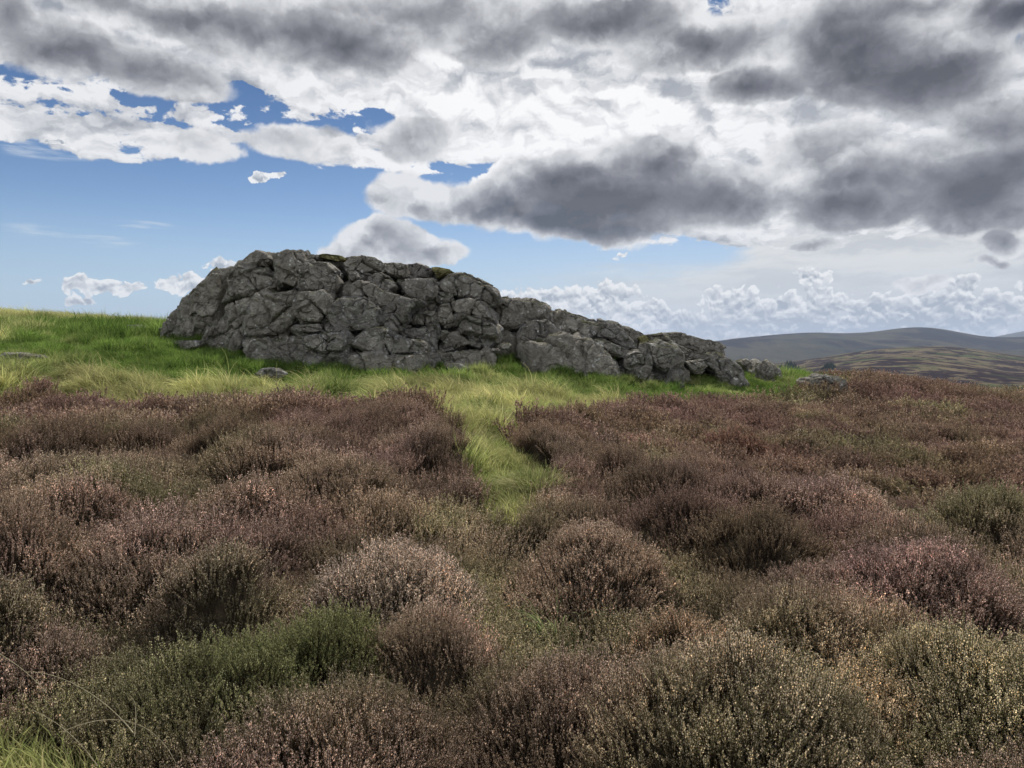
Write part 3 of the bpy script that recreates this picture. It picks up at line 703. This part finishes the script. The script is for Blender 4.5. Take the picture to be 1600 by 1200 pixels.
# ------------------------------------------------------------------ plants: prototypes
PROTO = bpy.data.collections.new('plant_kit')       # not linked to the scene: only sources for the scatter
def xsec(d):
    a = np.array([0, 0, 1.0]) if abs(d[2]) < .9 else np.array([1.0, 0, 0]); u = np.cross(d, a); u /= np.linalg.norm(u); return u, np.cross(d, u)
def heather_clump(r, stems=15, h=.20, spread=.075, leaf=(.009, .0024), nleaf=26, flo=.0042, nflo=14, floret_frac=.45):
    """returns verts, tris, material index (0 leaf, 1 floret, 2 wood)"""
    V, T, Mi = [], [], []; b = 0
    for s in range(stems):
        a = r.uniform(0, 2*math.pi); rad = spread*math.sqrt(r.uniform(0, 1))
        p = np.array([math.cos(a)*rad*.6, math.sin(a)*rad*.6, -.03]); out = np.array([math.cos(a), math.sin(a), 0])*rad/spread
        L = h*r.uniform(.7, 1.12); d = out*r.uniform(.25, .75)+np.array([r.normal(0, .12), r.normal(0, .12), 1.0]); d /= np.linalg.norm(d)
        nseg = 4; pts = [p]
        for k in range(nseg):
            d = d+np.array([r.normal(0, .10), r.normal(0, .10), .10]); d /= np.linalg.norm(d); pts.append(pts[-1]+d*L/nseg)
        pts = np.array(pts); u, w = xsec(d)
        # stem: one narrow ribbon pair
        for ax in (u, w):
            wd = .0011
            for k in range(nseg):
                w0 = wd*(1.5-k/nseg); w1 = wd*(1.5-(k+1)/nseg)
                V += [pts[k]-ax*w0, pts[k]+ax*w0, pts[k+1]+ax*w1, pts[k+1]-ax*w1]; T += [[b, b+1, b+2], [b, b+2, b+3]]; Mi += [2, 2]; b += 4
        def on(t_):
            t_ = min(t_, .999)*nseg; k = int(t_); return pts[k]+(pts[k+1]-pts[k])*(t_-k)
        for k in range(nleaf):
            t_ = r.uniform(.22, 1); q = on(t_); aa = r.uniform(0, 2*math.pi); o_ = u*math.cos(aa)+w*math.sin(aa)
            side = np.cross(o_, d)*leaf[1]; tip = q+(o_*.65+d*.85)*leaf[0]*r.uniform(.7, 1.5)
            V += [q-side, q+side, tip]; T += [[b, b+1, b+2]]; Mi += [0]; b += 3
        if r.uniform() < .9:
            for k in range(nflo):
                t_ = 1-floret_frac*r.uniform(0, 1)**1.2; q = on(t_); aa = r.uniform(0, 2*math.pi); o_ = u*math.cos(aa)+w*math.sin(aa)
                c = q+(o_*1.0+d*.4)*leaf[0]*.55; s_ = flo*r.uniform(.7, 1.2); n2 = np.cross(o_, d)
                V += [c-o_*s_*.6, c+n2*s_*.7, c-n2*s_*.7, c+(d*.9+o_*.7)*s_]; T += [[b, b+1, b+2], [b+1, b+3, b+2], [b, b+3, b+1]]; Mi += [1, 1, 1]; b += 4
    return np.array(V), np.array(T), np.array(Mi)
def grass_tuft(r, blades=26, h=.22, spread=.06, w=.0032, droop=1.0, lean=(0, 0), seg=4):
    V, T = [], []; b = 0
    for s in range(blades):
        a = r.uniform(0, 2*math.pi); rad = spread*math.sqrt(r.uniform()); p = np.array([math.cos(a)*rad, math.sin(a)*rad, -.02])
        L = h*r.uniform(.55, 1.15); d = np.array([math.cos(a)*r.uniform(.1, .7)+lean[0], math.sin(a)*r.uniform(.1, .7)+lean[1], 1.0]); d /= np.linalg.norm(d)
        side = np.cross(d, [0, 0, 1.0]); side = side/(np.linalg.norm(side)+1e-6); side = side*math.cos(.5)+np.cross(side, d)*math.sin(.5)*r.choice([-1, 1])
        pr = None
        for k in range(seg+1):
            ww = w*(1-(k/seg)**1.6)*r.uniform(.8, 1.1)+.0002; V += [p-side*ww, p+side*ww]
            if k: T += [[b, b+1, b+3], [b, b+3, b+2]]; b += 2
            hd = np.array([d[0], d[1], 0]); hd = hd/(np.linalg.norm(hd)+1e-6)
            p = p+d*L/seg; d = d+hd*.30*droop*(k+1)/seg+np.array([lean[0], lean[1], 0])*.35-np.array([0, 0, .30*droop*(k+1)/seg]); d /= np.linalg.norm(d)
        b += 2
    return np.array(V), np.array(T)
def proto(name, V, T, mats, mi=None):
    me = bpy.data.meshes.new(name); me.vertices.add(len(V)); me.vertices.foreach_set('co', V.astype(np.float32).ravel())
    me.loops.add(len(T)*3); me.loops.foreach_set('vertex_index', T.ravel().astype(np.int32))
    me.polygons.add(len(T)); me.polygons.foreach_set('loop_start', (np.arange(len(T))*3).astype(np.int32)); me.polygons.foreach_set('loop_total', np.full(len(T), 3, np.int32))
    for m in mats: me.materials.append(m)
    if mi is not None: me.polygons.foreach_set('material_index', mi.astype(np.int32))
    me.update(calc_edges=True); o = bpy.data.objects.new(name, me); return o
HM = [mat_plant('heather_leaf', 'leafcol', trans=.48), mat_plant('heather_floret', 'flocol', trans=.48), mat_plant('heather_wood', 'x', const=(.075, .055, .042), trans=0)]
HG = [mat_plant('bush_leaf', 'leafcol', False, .48), mat_plant('bush_floret', 'flocol', False, .48), HM[2]]
GM = mat_plant('grass_blade', 'leafcol', trans=.42)
pr_ = np.random.default_rng(21)
near_data = [heather_clump(pr_, 16, .18, leaf=(.0075, .0021), nleaf=28, flo=.0040, nflo=17) for _ in range(6)]
far_data = [heather_clump(pr_, 15, .20, .10, (.018, .0050), 15, .0085, 7) for _ in range(5)]
def kit(name, objs):
    c = bpy.data.collections.new(name)
    for o in objs: c.objects.link(o)
    return c
K_NEAR = kit('kit_heather', [proto('heather_sprig_a%02d' % i, *d[:2], HM, d[2]) for i, d in enumerate(near_data)])
K_FAR = kit('kit_heather_far', [proto('heather_sprig_b%02d' % i, *d[:2], HM, d[2]) for i, d in enumerate(far_data)])
gshort = [grass_tuft(pr_, 26, .17, .07, .0035) for _ in range(4)]
glong = [grass_tuft(pr_, 30, .38, .07, .0032, 1.5, (-.40, -.05), 6) for _ in range(4)]
K_SHORT = kit('kit_grass_short', [proto('grass_tuft_a%02d' % i, *d, [GM]) for i, d in enumerate(gshort)])
K_LONG = kit('kit_grass_long', [proto('grass_tuft_b%02d' % i, *d, [GM]) for i, d in enumerate(glong)])

def scatter(name, coll, P, rot, scl, idx, cols, label):
    attrs = {'rot': ('FLOAT_VECTOR', rot), 'scl': ('FLOAT_VECTOR', scl), 'idx': ('INT', idx.astype(np.int32))}
    for k, c in cols.items(): attrs[k] = ('FLOAT_COLOR', np.c_[c, np.ones(len(c))])
    o = link_mesh(name, P, [], None, smooth=False, attrs=attrs)
    ng = bpy.data.node_groups.new(name, 'GeometryNodeTree')
    ng.interface.new_socket('Geometry', in_out='INPUT', socket_type='NodeSocketGeometry'); ng.interface.new_socket('Geometry', in_out='OUTPUT', socket_type='NodeSocketGeometry')
    gi = ng.nodes.new('NodeGroupInput'); go = ng.nodes.new('NodeGroupOutput'); ip = ng.nodes.new('GeometryNodeInstanceOnPoints'); ci = ng.nodes.new('GeometryNodeCollectionInfo')
    ci.inputs['Collection'].default_value = coll; ci.inputs['Separate Children'].default_value = True; ci.inputs['Reset Children'].default_value = True
    def na(nm, ty):
        n = ng.nodes.new('GeometryNodeInputNamedAttribute'); n.data_type = ty; n.inputs['Name'].default_value = nm; return n.outputs['Attribute']
    L = ng.links; L.new(gi.outputs[0], ip.inputs['Points']); L.new(ci.outputs[0], ip.inputs['Instance']); ip.inputs['Pick Instance'].default_value = True
    L.new(na('idx', 'INT'), ip.inputs['Instance Index'])
    e = ng.nodes.new('FunctionNodeEulerToRotation'); L.new(na('rot', 'FLOAT_VECTOR'), e.inputs[0]); L.new(e.outputs[0], ip.inputs['Rotation'])
    L.new(na('scl', 'FLOAT_VECTOR'), ip.inputs['Scale']); L.new(ip.outputs[0], go.inputs[0])
    md = o.modifiers.new('scatter', 'NODES'); md.node_group = ng
    return tag(o, label, kind='stuff')

# ------------------------------------------------------------------ heather
PAL = {  # leaf, floret
 'mauve': ((.275, .165, .135), (.60, .40, .36)), 'brown': ((.28, .195, .110), (.58, .42, .27)), 'olive': ((.205, .228, .085), (.62, .58, .36)),
 'pink': ((.27, .18, .140), (.90, .64, .59)), 'dark': ((.150, .105, .088), (.34, .24, .21)), 'green': ((.165, .205, .078), (.56, .50, .30)), 'rust': ((.30, .20, .120), (.74, .53, .41)),
 'pale': ((.28, .215, .165), (.92, .74, .66)), 'crimson': ((.25, .125, .098), (.46, .26, .22)), 'plum': ((.25, .165, .125), (.66, .47, .40)), 'sandy': ((.28, .215, .115), (.78, .61, .44))}
keys = list(PAL)
mr = rng.normal(size=(len(M)+1, 4)); mr[-1] = 0
def heather_colour(x, y, mid):
    """palette blended by slow noise over the moor, each plant drifting a little from its neighbours"""
    j = mr[mid]*np.array([.30, .30, .30, .30]); W = []
    def nz(f, z, k): return fbm2(x, y, f, 3, z)*4.2+j[:, k]
    a, b, c, d = nz(.33, 41.0, 0), nz(.50, 43.0, 1), nz(.6, 45.0, 2), nz(1.1, 47.0, 3)
    D = np.hypot(x, y); ex = np.exp
    W = {'brown': .45+.45*np.clip((D-3)/5, 0, 1), 'mauve': (.42+.08*np.minimum(D, 16))*ex(.9*b), 'olive': (5.0*ex(-D/4.0)+.28+.35*((x > 5) & (D > 8)))*ex(1.1*a), 'green': (.6*ex(-D/3.0)+.06)*ex(1.3*a+.3*d),
         'pink': (1.25*ex(-((D-5)/3.5)**2)+.08)*ex(1.5*c), 'pale': .22*ex(-((D-5)/3)**2)*ex(1.7*c), 'rust': .10*ex(1.6*d), 'dark': .12*ex(1.2*d), 'sandy': .5*ex(-D/4)*ex(1.4*c), 'crimson': .10*ex(1.2*b)*(D > 6), 'plum': .3*ex(.8*b)}
    L = 0; Fc = 0; t = 0
    for k, w in W.items():
        w = (w**1.5)[:, None]; L = L+w*np.array(PAL[k][0]); Fc = Fc+w*np.array(PAL[k][1]); t = t+w
    L, Fc = L/t, Fc/t
    for i in range(len(HEROES)):
        w = mid == i; f = .65; L[w] = L[w]*(1-f)+np.array(PAL[HEROES[i][0]][0])*f; Fc[w] = Fc[w]*(1-f)+np.array(PAL[HEROES[i][0]][1])*f
    v = 1.08*np.exp(.10*mr[mid][:, :1])
    return L*v*1.0, Fc*v*(.78+.66*np.clip((10-D)/7, 0, 1))[:, None]
def sample_zone(r0, r1, dens, amax=R(43)):
    n = int(dens*(r1*r1-r0*r0)*amax); r = np.sqrt(rng.uniform(r0*r0, r1*r1, n)); a = rng.uniform(-amax, amax, n)
    return r*np.sin(a), r*np.cos(a)
bush_pts = {i: [] for i in range(len(HEROES))}
def heather_zone(name, coll, nk, r0, r1, dens, sc, hs, label, amax=R(43)):
    x, y = sample_zone(r0, r1, dens, amax)
    k = ~is_grass(x, y); x, y = x[k], y[k]
    h, mid, sx, sy = canopy(x, y)
    keep_ = (h > .07) | (rng.uniform(size=len(x)) < .4)
    x, y, h, mid, sx, sy = [q[keep_] for q in (x, y, h, mid, sx, sy)]
    # skip the parts of a mound that lean well away and sit low: bare clefts
    k = (mid >= 0) | (rng.uniform(size=len(x)) < .7)
    x, y, h, mid, sx, sy = [q[k] for q in (x, y, h, mid, sx, sy)]
    z = gz(x, y)+h*1.0-.10*np.minimum(1, h/.2)
    q = np.clip(sx*sx+sy*sy, 0, 1)
    tilt = .50*q
    ang = np.arctan2(sy, sx); t = rng.normal(0, .20, len(x))+tilt
    # lean outwards: rotate about the horizontal axis perpendicular to the outward direction
    rot = np.zeros((len(x), 3))
    spin = rng.uniform(0, 2*math.pi, len(x))
    for i in range(len(x)):
        axis = Vector((-math.sin(ang[i]), math.cos(ang[i]), 0)); mt = Matrix.Rotation(t[i], 3, axis) @ Matrix.Rotation(spin[i], 3, 'Z'); rot[i] = mt.to_euler()
    s = sc*rng.uniform(.65, 1.3, len(x)); scl = np.stack([s, s, s*hs*rng.uniform(.8, 1.2, len(x))], 1)
    pn = fbm2(x, y, 1.3, 3, 6.0)[:, None]
    L, Fc = heather_colour(x, y, mid); L = L*(1+pn*.8); Fc = Fc*(1+pn*1.0)
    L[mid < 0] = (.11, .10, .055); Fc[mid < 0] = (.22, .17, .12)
    pt = fbm2(x, y, .55, 3, 31.0)[:, None]; Fc = L*1.25+(Fc-L*1.25)*np.clip(.85+pt*2.4, .15, 1.4)
    mL, mF = L.mean(0), Fc.mean(0)
    L = L*.90+L.mean(1, keepdims=True)*np.array([1.14, .98, .80])*.10; Fc = Fc*.9+Fc.mean(1, keepdims=True)*np.array([1.08, .98, .88])*.1
    L *= rng.uniform(.75, 1.3, (len(x), 1)); Fc *= rng.uniform(.6, 1.35, (len(x), 1))
    hero = (mid >= 0) & (mid < len(HEROES))
    for i in range(len(HEROES)):
        w = mid == i
        if w.any(): bush_pts[i].append((np.stack([x[w], y[w], z[w]], 1), rot[w], scl[w], L[w], Fc[w], coll))
    w = ~hero
    P = np.stack([x, y, z], 1)[w]
    print(name, len(P))
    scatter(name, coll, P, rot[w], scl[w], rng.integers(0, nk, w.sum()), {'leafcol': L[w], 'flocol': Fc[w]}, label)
heather_zone('heather', K_NEAR, 6, 1.1, 5.0, 560, .80, 1.05, 'brown and faded-pink heather filling the near ground', R(48))
heather_zone('heather', K_NEAR, 6, 5.0, 10.0, 240, 1.02, 1.05, 'mauve-brown heather beyond the first clumps')
heather_zone('heather', K_FAR, 5, 10.0, 20.0, 60, 1.6, .9, 'dark mauve heather up to the meadow edge')
heather_zone('heather', K_FAR, 5, 20.0, 62.0, 15, 2.7, .75, 'far heather running to the moor horizon on the right')
HERO_LAB = {
 'pale': ('pale pink heather mound left of centre, the palest of all', 'heather bush'), 'pink': ('round pinkish-grey heather mound in the middle foreground', 'heather bush'),
 'rust': ('round rusty-pink heather mound right of centre in the foreground', 'heather bush'), 'dark': ('dark purple heather tuft standing up against the pale meadow edge', 'heather bush'),
 'crimson': ('dark crimson-brown heather bush in the middle distance on the right', 'heather bush'), 'plum': ('plum-brown heather mound right of the dark cleft in mid-field', 'heather bush'),
 'sandy': ('sandy-orange flowered heather mound at the lower right', 'heather bush'), 'brown': ('rounded brown heather bush beside the grass gap, on its right', 'heather bush')}
def build_bushes():
    for i, (key, *_r) in enumerate(HEROES):
        if not bush_pts[i]: print('no pts', key); continue
        mx, my, r, h, _ = M[i]; g = float(gz(mx, my)[0])
        root = empty('heather_bush', (mx, my, g)); tag(root, *HERO_LAB[key])
        V, T, Mi, CL, CF = [], [], [], [], []; b = 0
        for P, rot, scl, L, Fc, coll in bush_pts[i]:
            data = near_data if coll is K_NEAR else far_data
            for j in range(len(P)):
                v, t, m = data[rng.integers(len(data))]
                mt = np.array(Euler(rot[j]).to_matrix()); vv = (v*scl[j])@mt.T+P[j]-np.array([mx, my, g])
                V.append(vv); T.append(t+b); Mi.append(m); b += len(v)
                CL.append(np.repeat([[*L[j], 1]], len(v), 0)); CF.append(np.repeat([[*Fc[j], 1]], len(v), 0))
        o = link_mesh('flowering_sprigs', np.vstack(V), np.vstack(T), HG, parent=root, smooth=False, attrs={'leafcol': ('FLOAT_COLOR', np.vstack(CL)), 'flocol': ('FLOAT_COLOR', np.vstack(CF))})
        o.data.polygons.foreach_set('material_index', np.concatenate(Mi).astype(np.int32)); o.data.update()
        # woody stems fanning from the root
        V, T = [], []; b = 0
        for s in range(26):
            a = rng.uniform(0, 2*math.pi); q = rng.uniform(.2, .8); e = np.array([math.cos(a)*q*r, math.sin(a)*q*r, h*math.sqrt(1-q*q)*.8]); e[2] += float(gz(mx+e[0], my+e[1])[0])-g
            s0 = np.array([math.cos(a), math.sin(a), 0])*.04; mid_ = (s0+e)/2+np.array([0, 0, -.03])+rng.normal(0, .02, 3)
            pts = [s0, mid_, e]
            for k, p in enumerate(pts):
                w = (.008, .005, .0025)[k]
                V += [p+np.array([w, 0, 0]), p+np.array([-w*.5, w*.87, 0]), p+np.array([-w*.5, -w*.87, 0])]
                if k:
                    for q_ in range(3): T += [[b+q_, b+(q_+1) % 3, b+3+(q_+1) % 3], [b+q_, b+3+(q_+1) % 3, b+3+q_]]
                    b += 3
            b += 3
        link_mesh('woody_stems', np.array(V), np.array(T), HM[2], parent=root, smooth=False)
build_bushes()
# shaded peaty litter under the sprigs
def build_under():
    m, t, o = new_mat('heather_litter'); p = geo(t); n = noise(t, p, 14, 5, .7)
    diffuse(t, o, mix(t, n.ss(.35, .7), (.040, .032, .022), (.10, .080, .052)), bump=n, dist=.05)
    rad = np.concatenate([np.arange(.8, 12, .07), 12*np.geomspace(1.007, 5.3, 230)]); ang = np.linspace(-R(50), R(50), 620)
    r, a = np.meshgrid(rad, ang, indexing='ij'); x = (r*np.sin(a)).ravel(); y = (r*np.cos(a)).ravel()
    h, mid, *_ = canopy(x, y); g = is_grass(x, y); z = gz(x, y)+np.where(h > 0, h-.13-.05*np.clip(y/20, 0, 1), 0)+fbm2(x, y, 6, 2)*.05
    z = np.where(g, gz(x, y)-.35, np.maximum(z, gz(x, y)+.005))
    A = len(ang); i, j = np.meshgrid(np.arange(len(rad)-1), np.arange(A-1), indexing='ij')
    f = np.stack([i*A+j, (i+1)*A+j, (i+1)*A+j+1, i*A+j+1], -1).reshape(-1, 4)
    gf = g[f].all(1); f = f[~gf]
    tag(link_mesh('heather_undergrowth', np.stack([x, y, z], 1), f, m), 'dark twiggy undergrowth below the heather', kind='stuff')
build_under()

# ------------------------------------------------------------------ grass
def straw(x, y):
    """0 lush green, 1 straw coloured"""
    s = np.interp(y, [0, 5, 7, 10, 14, 17, 19.5, 22, 30, 38, 44, 60], [.95, .92, .72, .66, .72, .42, .18, .04, .04, .20, .80, .95])
    s = s+.28*np.exp(-((x+8)/2.5)**2-((y-15.5)/2)**2)-.38*(x < -4)*(y > 18)*(y < 42)+.55*np.clip(1-((x/y+.68)/.12)**2, 0, 1)*(y > 18)+.22*np.exp(-((x+1)/4)**2)*(y > 10)*(y < 20)
    s = s+fbm2(x, y, .45, 4, 12.0)*2.2
    s = np.where(y > 36, s-np.clip((x+14)/8, 0, 1)*.6, s)
    return np.clip(s, 0, 1)
ts_x, ts_y = sample_zone(4.8, 40, 1.15, R(48)); _k = is_grass(ts_x, ts_y); ts_x, ts_y = ts_x[_k], ts_y[_k]
ts_r = rng.uniform(.22, .5, len(ts_x))*np.interp(ts_y, [5, 20, 40], [.8, 1.2, 1.8]); ts_h = rng.uniform(.06, .20, len(ts_x))*np.interp(ts_y, [5, 20, 40], [.8, 1.2, 1.6])
def tuss(x, y):
    b = np.zeros(len(x)); ox = np.zeros(len(x)); oy = np.zeros(len(x))
    o = np.argsort(y); ys = y[o]
    for tx, ty, r, h in zip(ts_x, ts_y, ts_r, ts_h):
        i0, i1 = np.searchsorted(ys, (ty-r, ty+r)); idx = o[i0:i1]
        if not len(idx): continue
        dx = (x[idx]-tx)/r; dy = (y[idx]-ty)/r; q = dx*dx+dy*dy; k = q < 1; v = h*(1-q[k]); idx = idx[k]; w = v > b[idx]
        b[idx[w]] = v[w]; ox[idx[w]] = dx[k][w]; oy[idx[w]] = dy[k][w]
    return b, ox, oy
G1, G2 = np.array([.076, .148, .028]), np.array([.185, .270, .062]); ST1, ST2 = np.array([.56, .50, .25]), np.array([.37, .41, .15])
def grass_cols(x, y, s, longp=False):
    n = len(x); u = rng.uniform(size=(n, 1)); v = rng.uniform(size=(n, 1))
    c = G1*u+G2*(1-u); st = ST1*v+ST2*(1-v); w = np.clip(s[:, None]+rng.normal(0, .13, (n, 1)), 0, 1); c = c*(1-w)+st*w
    if longp: c = c*.3+st*.7
    pch = fbm2(x, y, 1.1, 3, 15.0)[:, None]; big = fbm2(x, y, .28, 3, 16.0)[:, None]
    return c*np.clip(1+pch*1.1+big*.9, .35, 1.9)
def grass_zone(name, coll, nk, r0, r1, dens, sc, label, longp=False, amax=R(44), keep=None):
    x, y = sample_zone(r0, r1, dens, amax); k = is_grass(x, y); x, y = x[k], y[k]; s = straw(x, y)
    if keep is not None: k = keep(x, y, s); x, y, s = x[k], y[k], s[k]
    b, ox, oy = tuss(x, y); z = gz(x, y)+b*.9*np.where((y > 20) & (x > 5), .3, 1)
    c = grass_cols(x, y, s, longp)
    rot = np.stack([-oy*.5*(b > 0)+rng.normal(0, .15, len(x)), ox*.5*(b > 0)+rng.normal(0, .15, len(x)), rng.uniform(0, 2*math.pi, len(x)) if not longp else rng.normal(0, .95, len(x))], 1)
    q = sc*rng.uniform(.6, 1.25, len(x))*(1+np.minimum(b, .15)*3.0)*np.where(np.abs(y-24) < 5, .72, 1)*np.where((y > 20) & (x > 5), .6, 1)*np.clip(1+fbm2(x, y, .6, 3, 18.0)*1.3, .45, 1.7); q = q*(np.where(y < 12.5, .68, 1) if longp else 1); scl = np.stack([q*1.1, q*1.1, q*(.8+.5*rng.uniform(size=len(x)))], 1)
    print(name, len(x)); scatter(name, coll, np.stack([x, y, z], 1), rot, scl, rng.integers(0, nk, len(x)), {'leafcol': c}, label)
grass_zone('grass', K_SHORT, 4, 1.3, 13, 330, .95, 'green grass in the gap between the heather and in the near corner')
grass_zone('grass', K_SHORT, 4, 13, 28, 95, 1.35, 'lush green grass around the foot of the rocks')
grass_zone('grass', K_SHORT, 4, 28, 70, 18, 2.2, 'grass of the bank behind and beside the crag')
grass_zone('wind_bent_grass', K_LONG, 4, 5.5, 21, 60, 1.15, 'long straw-pale grass bent over by the wind in the meadow', longp=True, keep=lambda x, y, s: (s > .38) & (rng.uniform(size=len(x)) < (s-.2)*1.2))
grass_zone('wind_bent_grass', K_LONG, 4, 33, 62, 5, 1.7, 'pale bent grass along the crest of the left bank', longp=True, keep=lambda x, y, s: (s > .5))

# single tussocks and stalks
def tussock(px, py, D, h, spread, blades, cols, label, droop=1.4, w=.0035, group=None):
    x, y, _ = at(px, py, D); z = float(gz(x, y)[0]); r = np.random.default_rng(int(px))
    V, T = grass_tuft(r, blades, h, spread, w, droop, (-.06, 0), 7)
    nb = 16; per = r.uniform(size=blades)[:, None]; c = np.array(cols[0])*per+np.array(cols[1])*(1-per); c = np.repeat(c, nb, 0)
    m = bpy.data.materials.get('tussock_blade') or mat_plant('tussock_blade', 'leafcol', False, .42)
    o = link_mesh('grass_tussock', V, T, m, smooth=False, attrs={'leafcol': ('FLOAT_COLOR', np.c_[c, np.ones(len(c))])}); o.location = (x, y, z)
    return tag(o, label, 'grass tussock', group)
tussock(838, 775, 7.0, .40, .22, 520, [(.55, .48, .28), (.22, .26, .10)], 'large spiky straw-and-green tussock where the grass gap meets the heather')
tussock(865, 965, 4.1, .36, .07, 60, [(.20, .28, .10), (.32, .34, .17)], 'loose dark green tuft of coarse blades in the cleft between heather mounds', 1.1)
tussock(680, 640, 13.0, .46, .26, 300, [(.10, .19, .04), (.20, .25, .09)], 'dark green grass hummock at the mouth of the gap, left side')
tussock(742, 690, 9.6, .36, .22, 260, [(.48, .42, .24), (.16, .20, .07)], 'straw-topped hummock halfway along the gap, against the left heather')
tussock(925, 985, 3.9, .20, .12, 110, [(.42, .46, .22), (.24, .30, .12)], 'small bright yellow-green tuft among heather, low in the middle')
def stalk(pts, rad, label):
    P = np.array([at(*p) for p in pts]); t = np.linspace(0, len(P)-1, 40)
    # smooth curve through the points
    k = np.arange(len(P)); Q = np.stack([np.polyval(np.polyfit(k, P[:, a], min(3, len(P)-1)), t) for a in range(3)], 1)
    V, T = [], []
    for i, p in enumerate(Q):
        r_ = rad*(1.3-.9*i/39)
        for a in range(4): V.append(p+np.array([math.cos(a*math.pi/2)*r_, 0.0, math.sin(a*math.pi/2)*r_]))
        if i:
            for a in range(4): T.append([4*i-4+a, 4*i-4+(a+1) % 4, 4*i+(a+1) % 4, 4*i+a])
    c = Q[0]; m = bpy.data.materials.get('dry_stalk') or mat_plant('dry_stalk', 'x', const=(.56, .50, .33), trans=.2)
    o = link_mesh('grass_stalk', np.array(V)-c, np.array(T), m); o.location = c; tag(o, label, 'grass stalk')
stalk([(205, 1200, 2.25), (170, 1100, 2.3), (90, 1057, 2.35), (0, 1022, 2.4)][::-1][:1]+[(40, 1050, 2.38), (75, 1078, 2.3), (40, 1050, 2.38)][:1]+[(75, 1085, 2.30)], .0014, 'short dry stalk sloping down from the left edge')
stalk([(208, 1145, 2.25), (170, 1105, 2.3), (110, 1066, 2.32), (40, 1050, 2.36)], .0016, 'long pale stalk arching from the left over the dark heather')
stalk([(152, 1196, 2.2), (118, 1155, 2.2), (85, 1128, 2.22), (52, 1110, 2.25)], .0016, 'straight dry stalk below the arching one, near the bottom edge')
stalk([(100, 1143, 2.2), (150, 1126, 2.2), (205, 1128, 2.2), (240, 1148, 2.2), (275, 1192, 2.15)], .0013, 'bowed stalk curving over and down at the bottom edge')
stalk([(210, 1150, 2.18), (212, 1110, 2.2), (206, 1090, 2.2)], .0014, 'short upright dry stalk crossing the arching one')

# ------------------------------------------------------------------ haze
def build_haze():
    m, t, o = new_mat('thin_blue_haze'); v = t.nodes.new('ShaderNodeVolumePrincipled')
    v.inputs['Color'].default_value = (.64, .77, 1.0, 1); v.inputs['Density'].default_value = HAZE; v.inputs['Anisotropy'].default_value = .2
    t.links.new(v.outputs[0], o.inputs['Volume'])
    a, b, z0, z1 = 16500, 16500, -130, 430
    V = np.array([[x, y, z] for x in (-a, a) for y in (-b, b) for z in (z0, z1)], float)
    Fc = np.array([[0, 1, 3, 2], [4, 6, 7, 5], [0, 4, 5, 1], [2, 3, 7, 6], [0, 2, 6, 4], [1, 5, 7, 3]])
    tag(link_mesh('haze', V, Fc, m, smooth=False), 'thin bluish haze over the far hills', kind='stuff')
HAZE = 6.5e-5
build_haze()
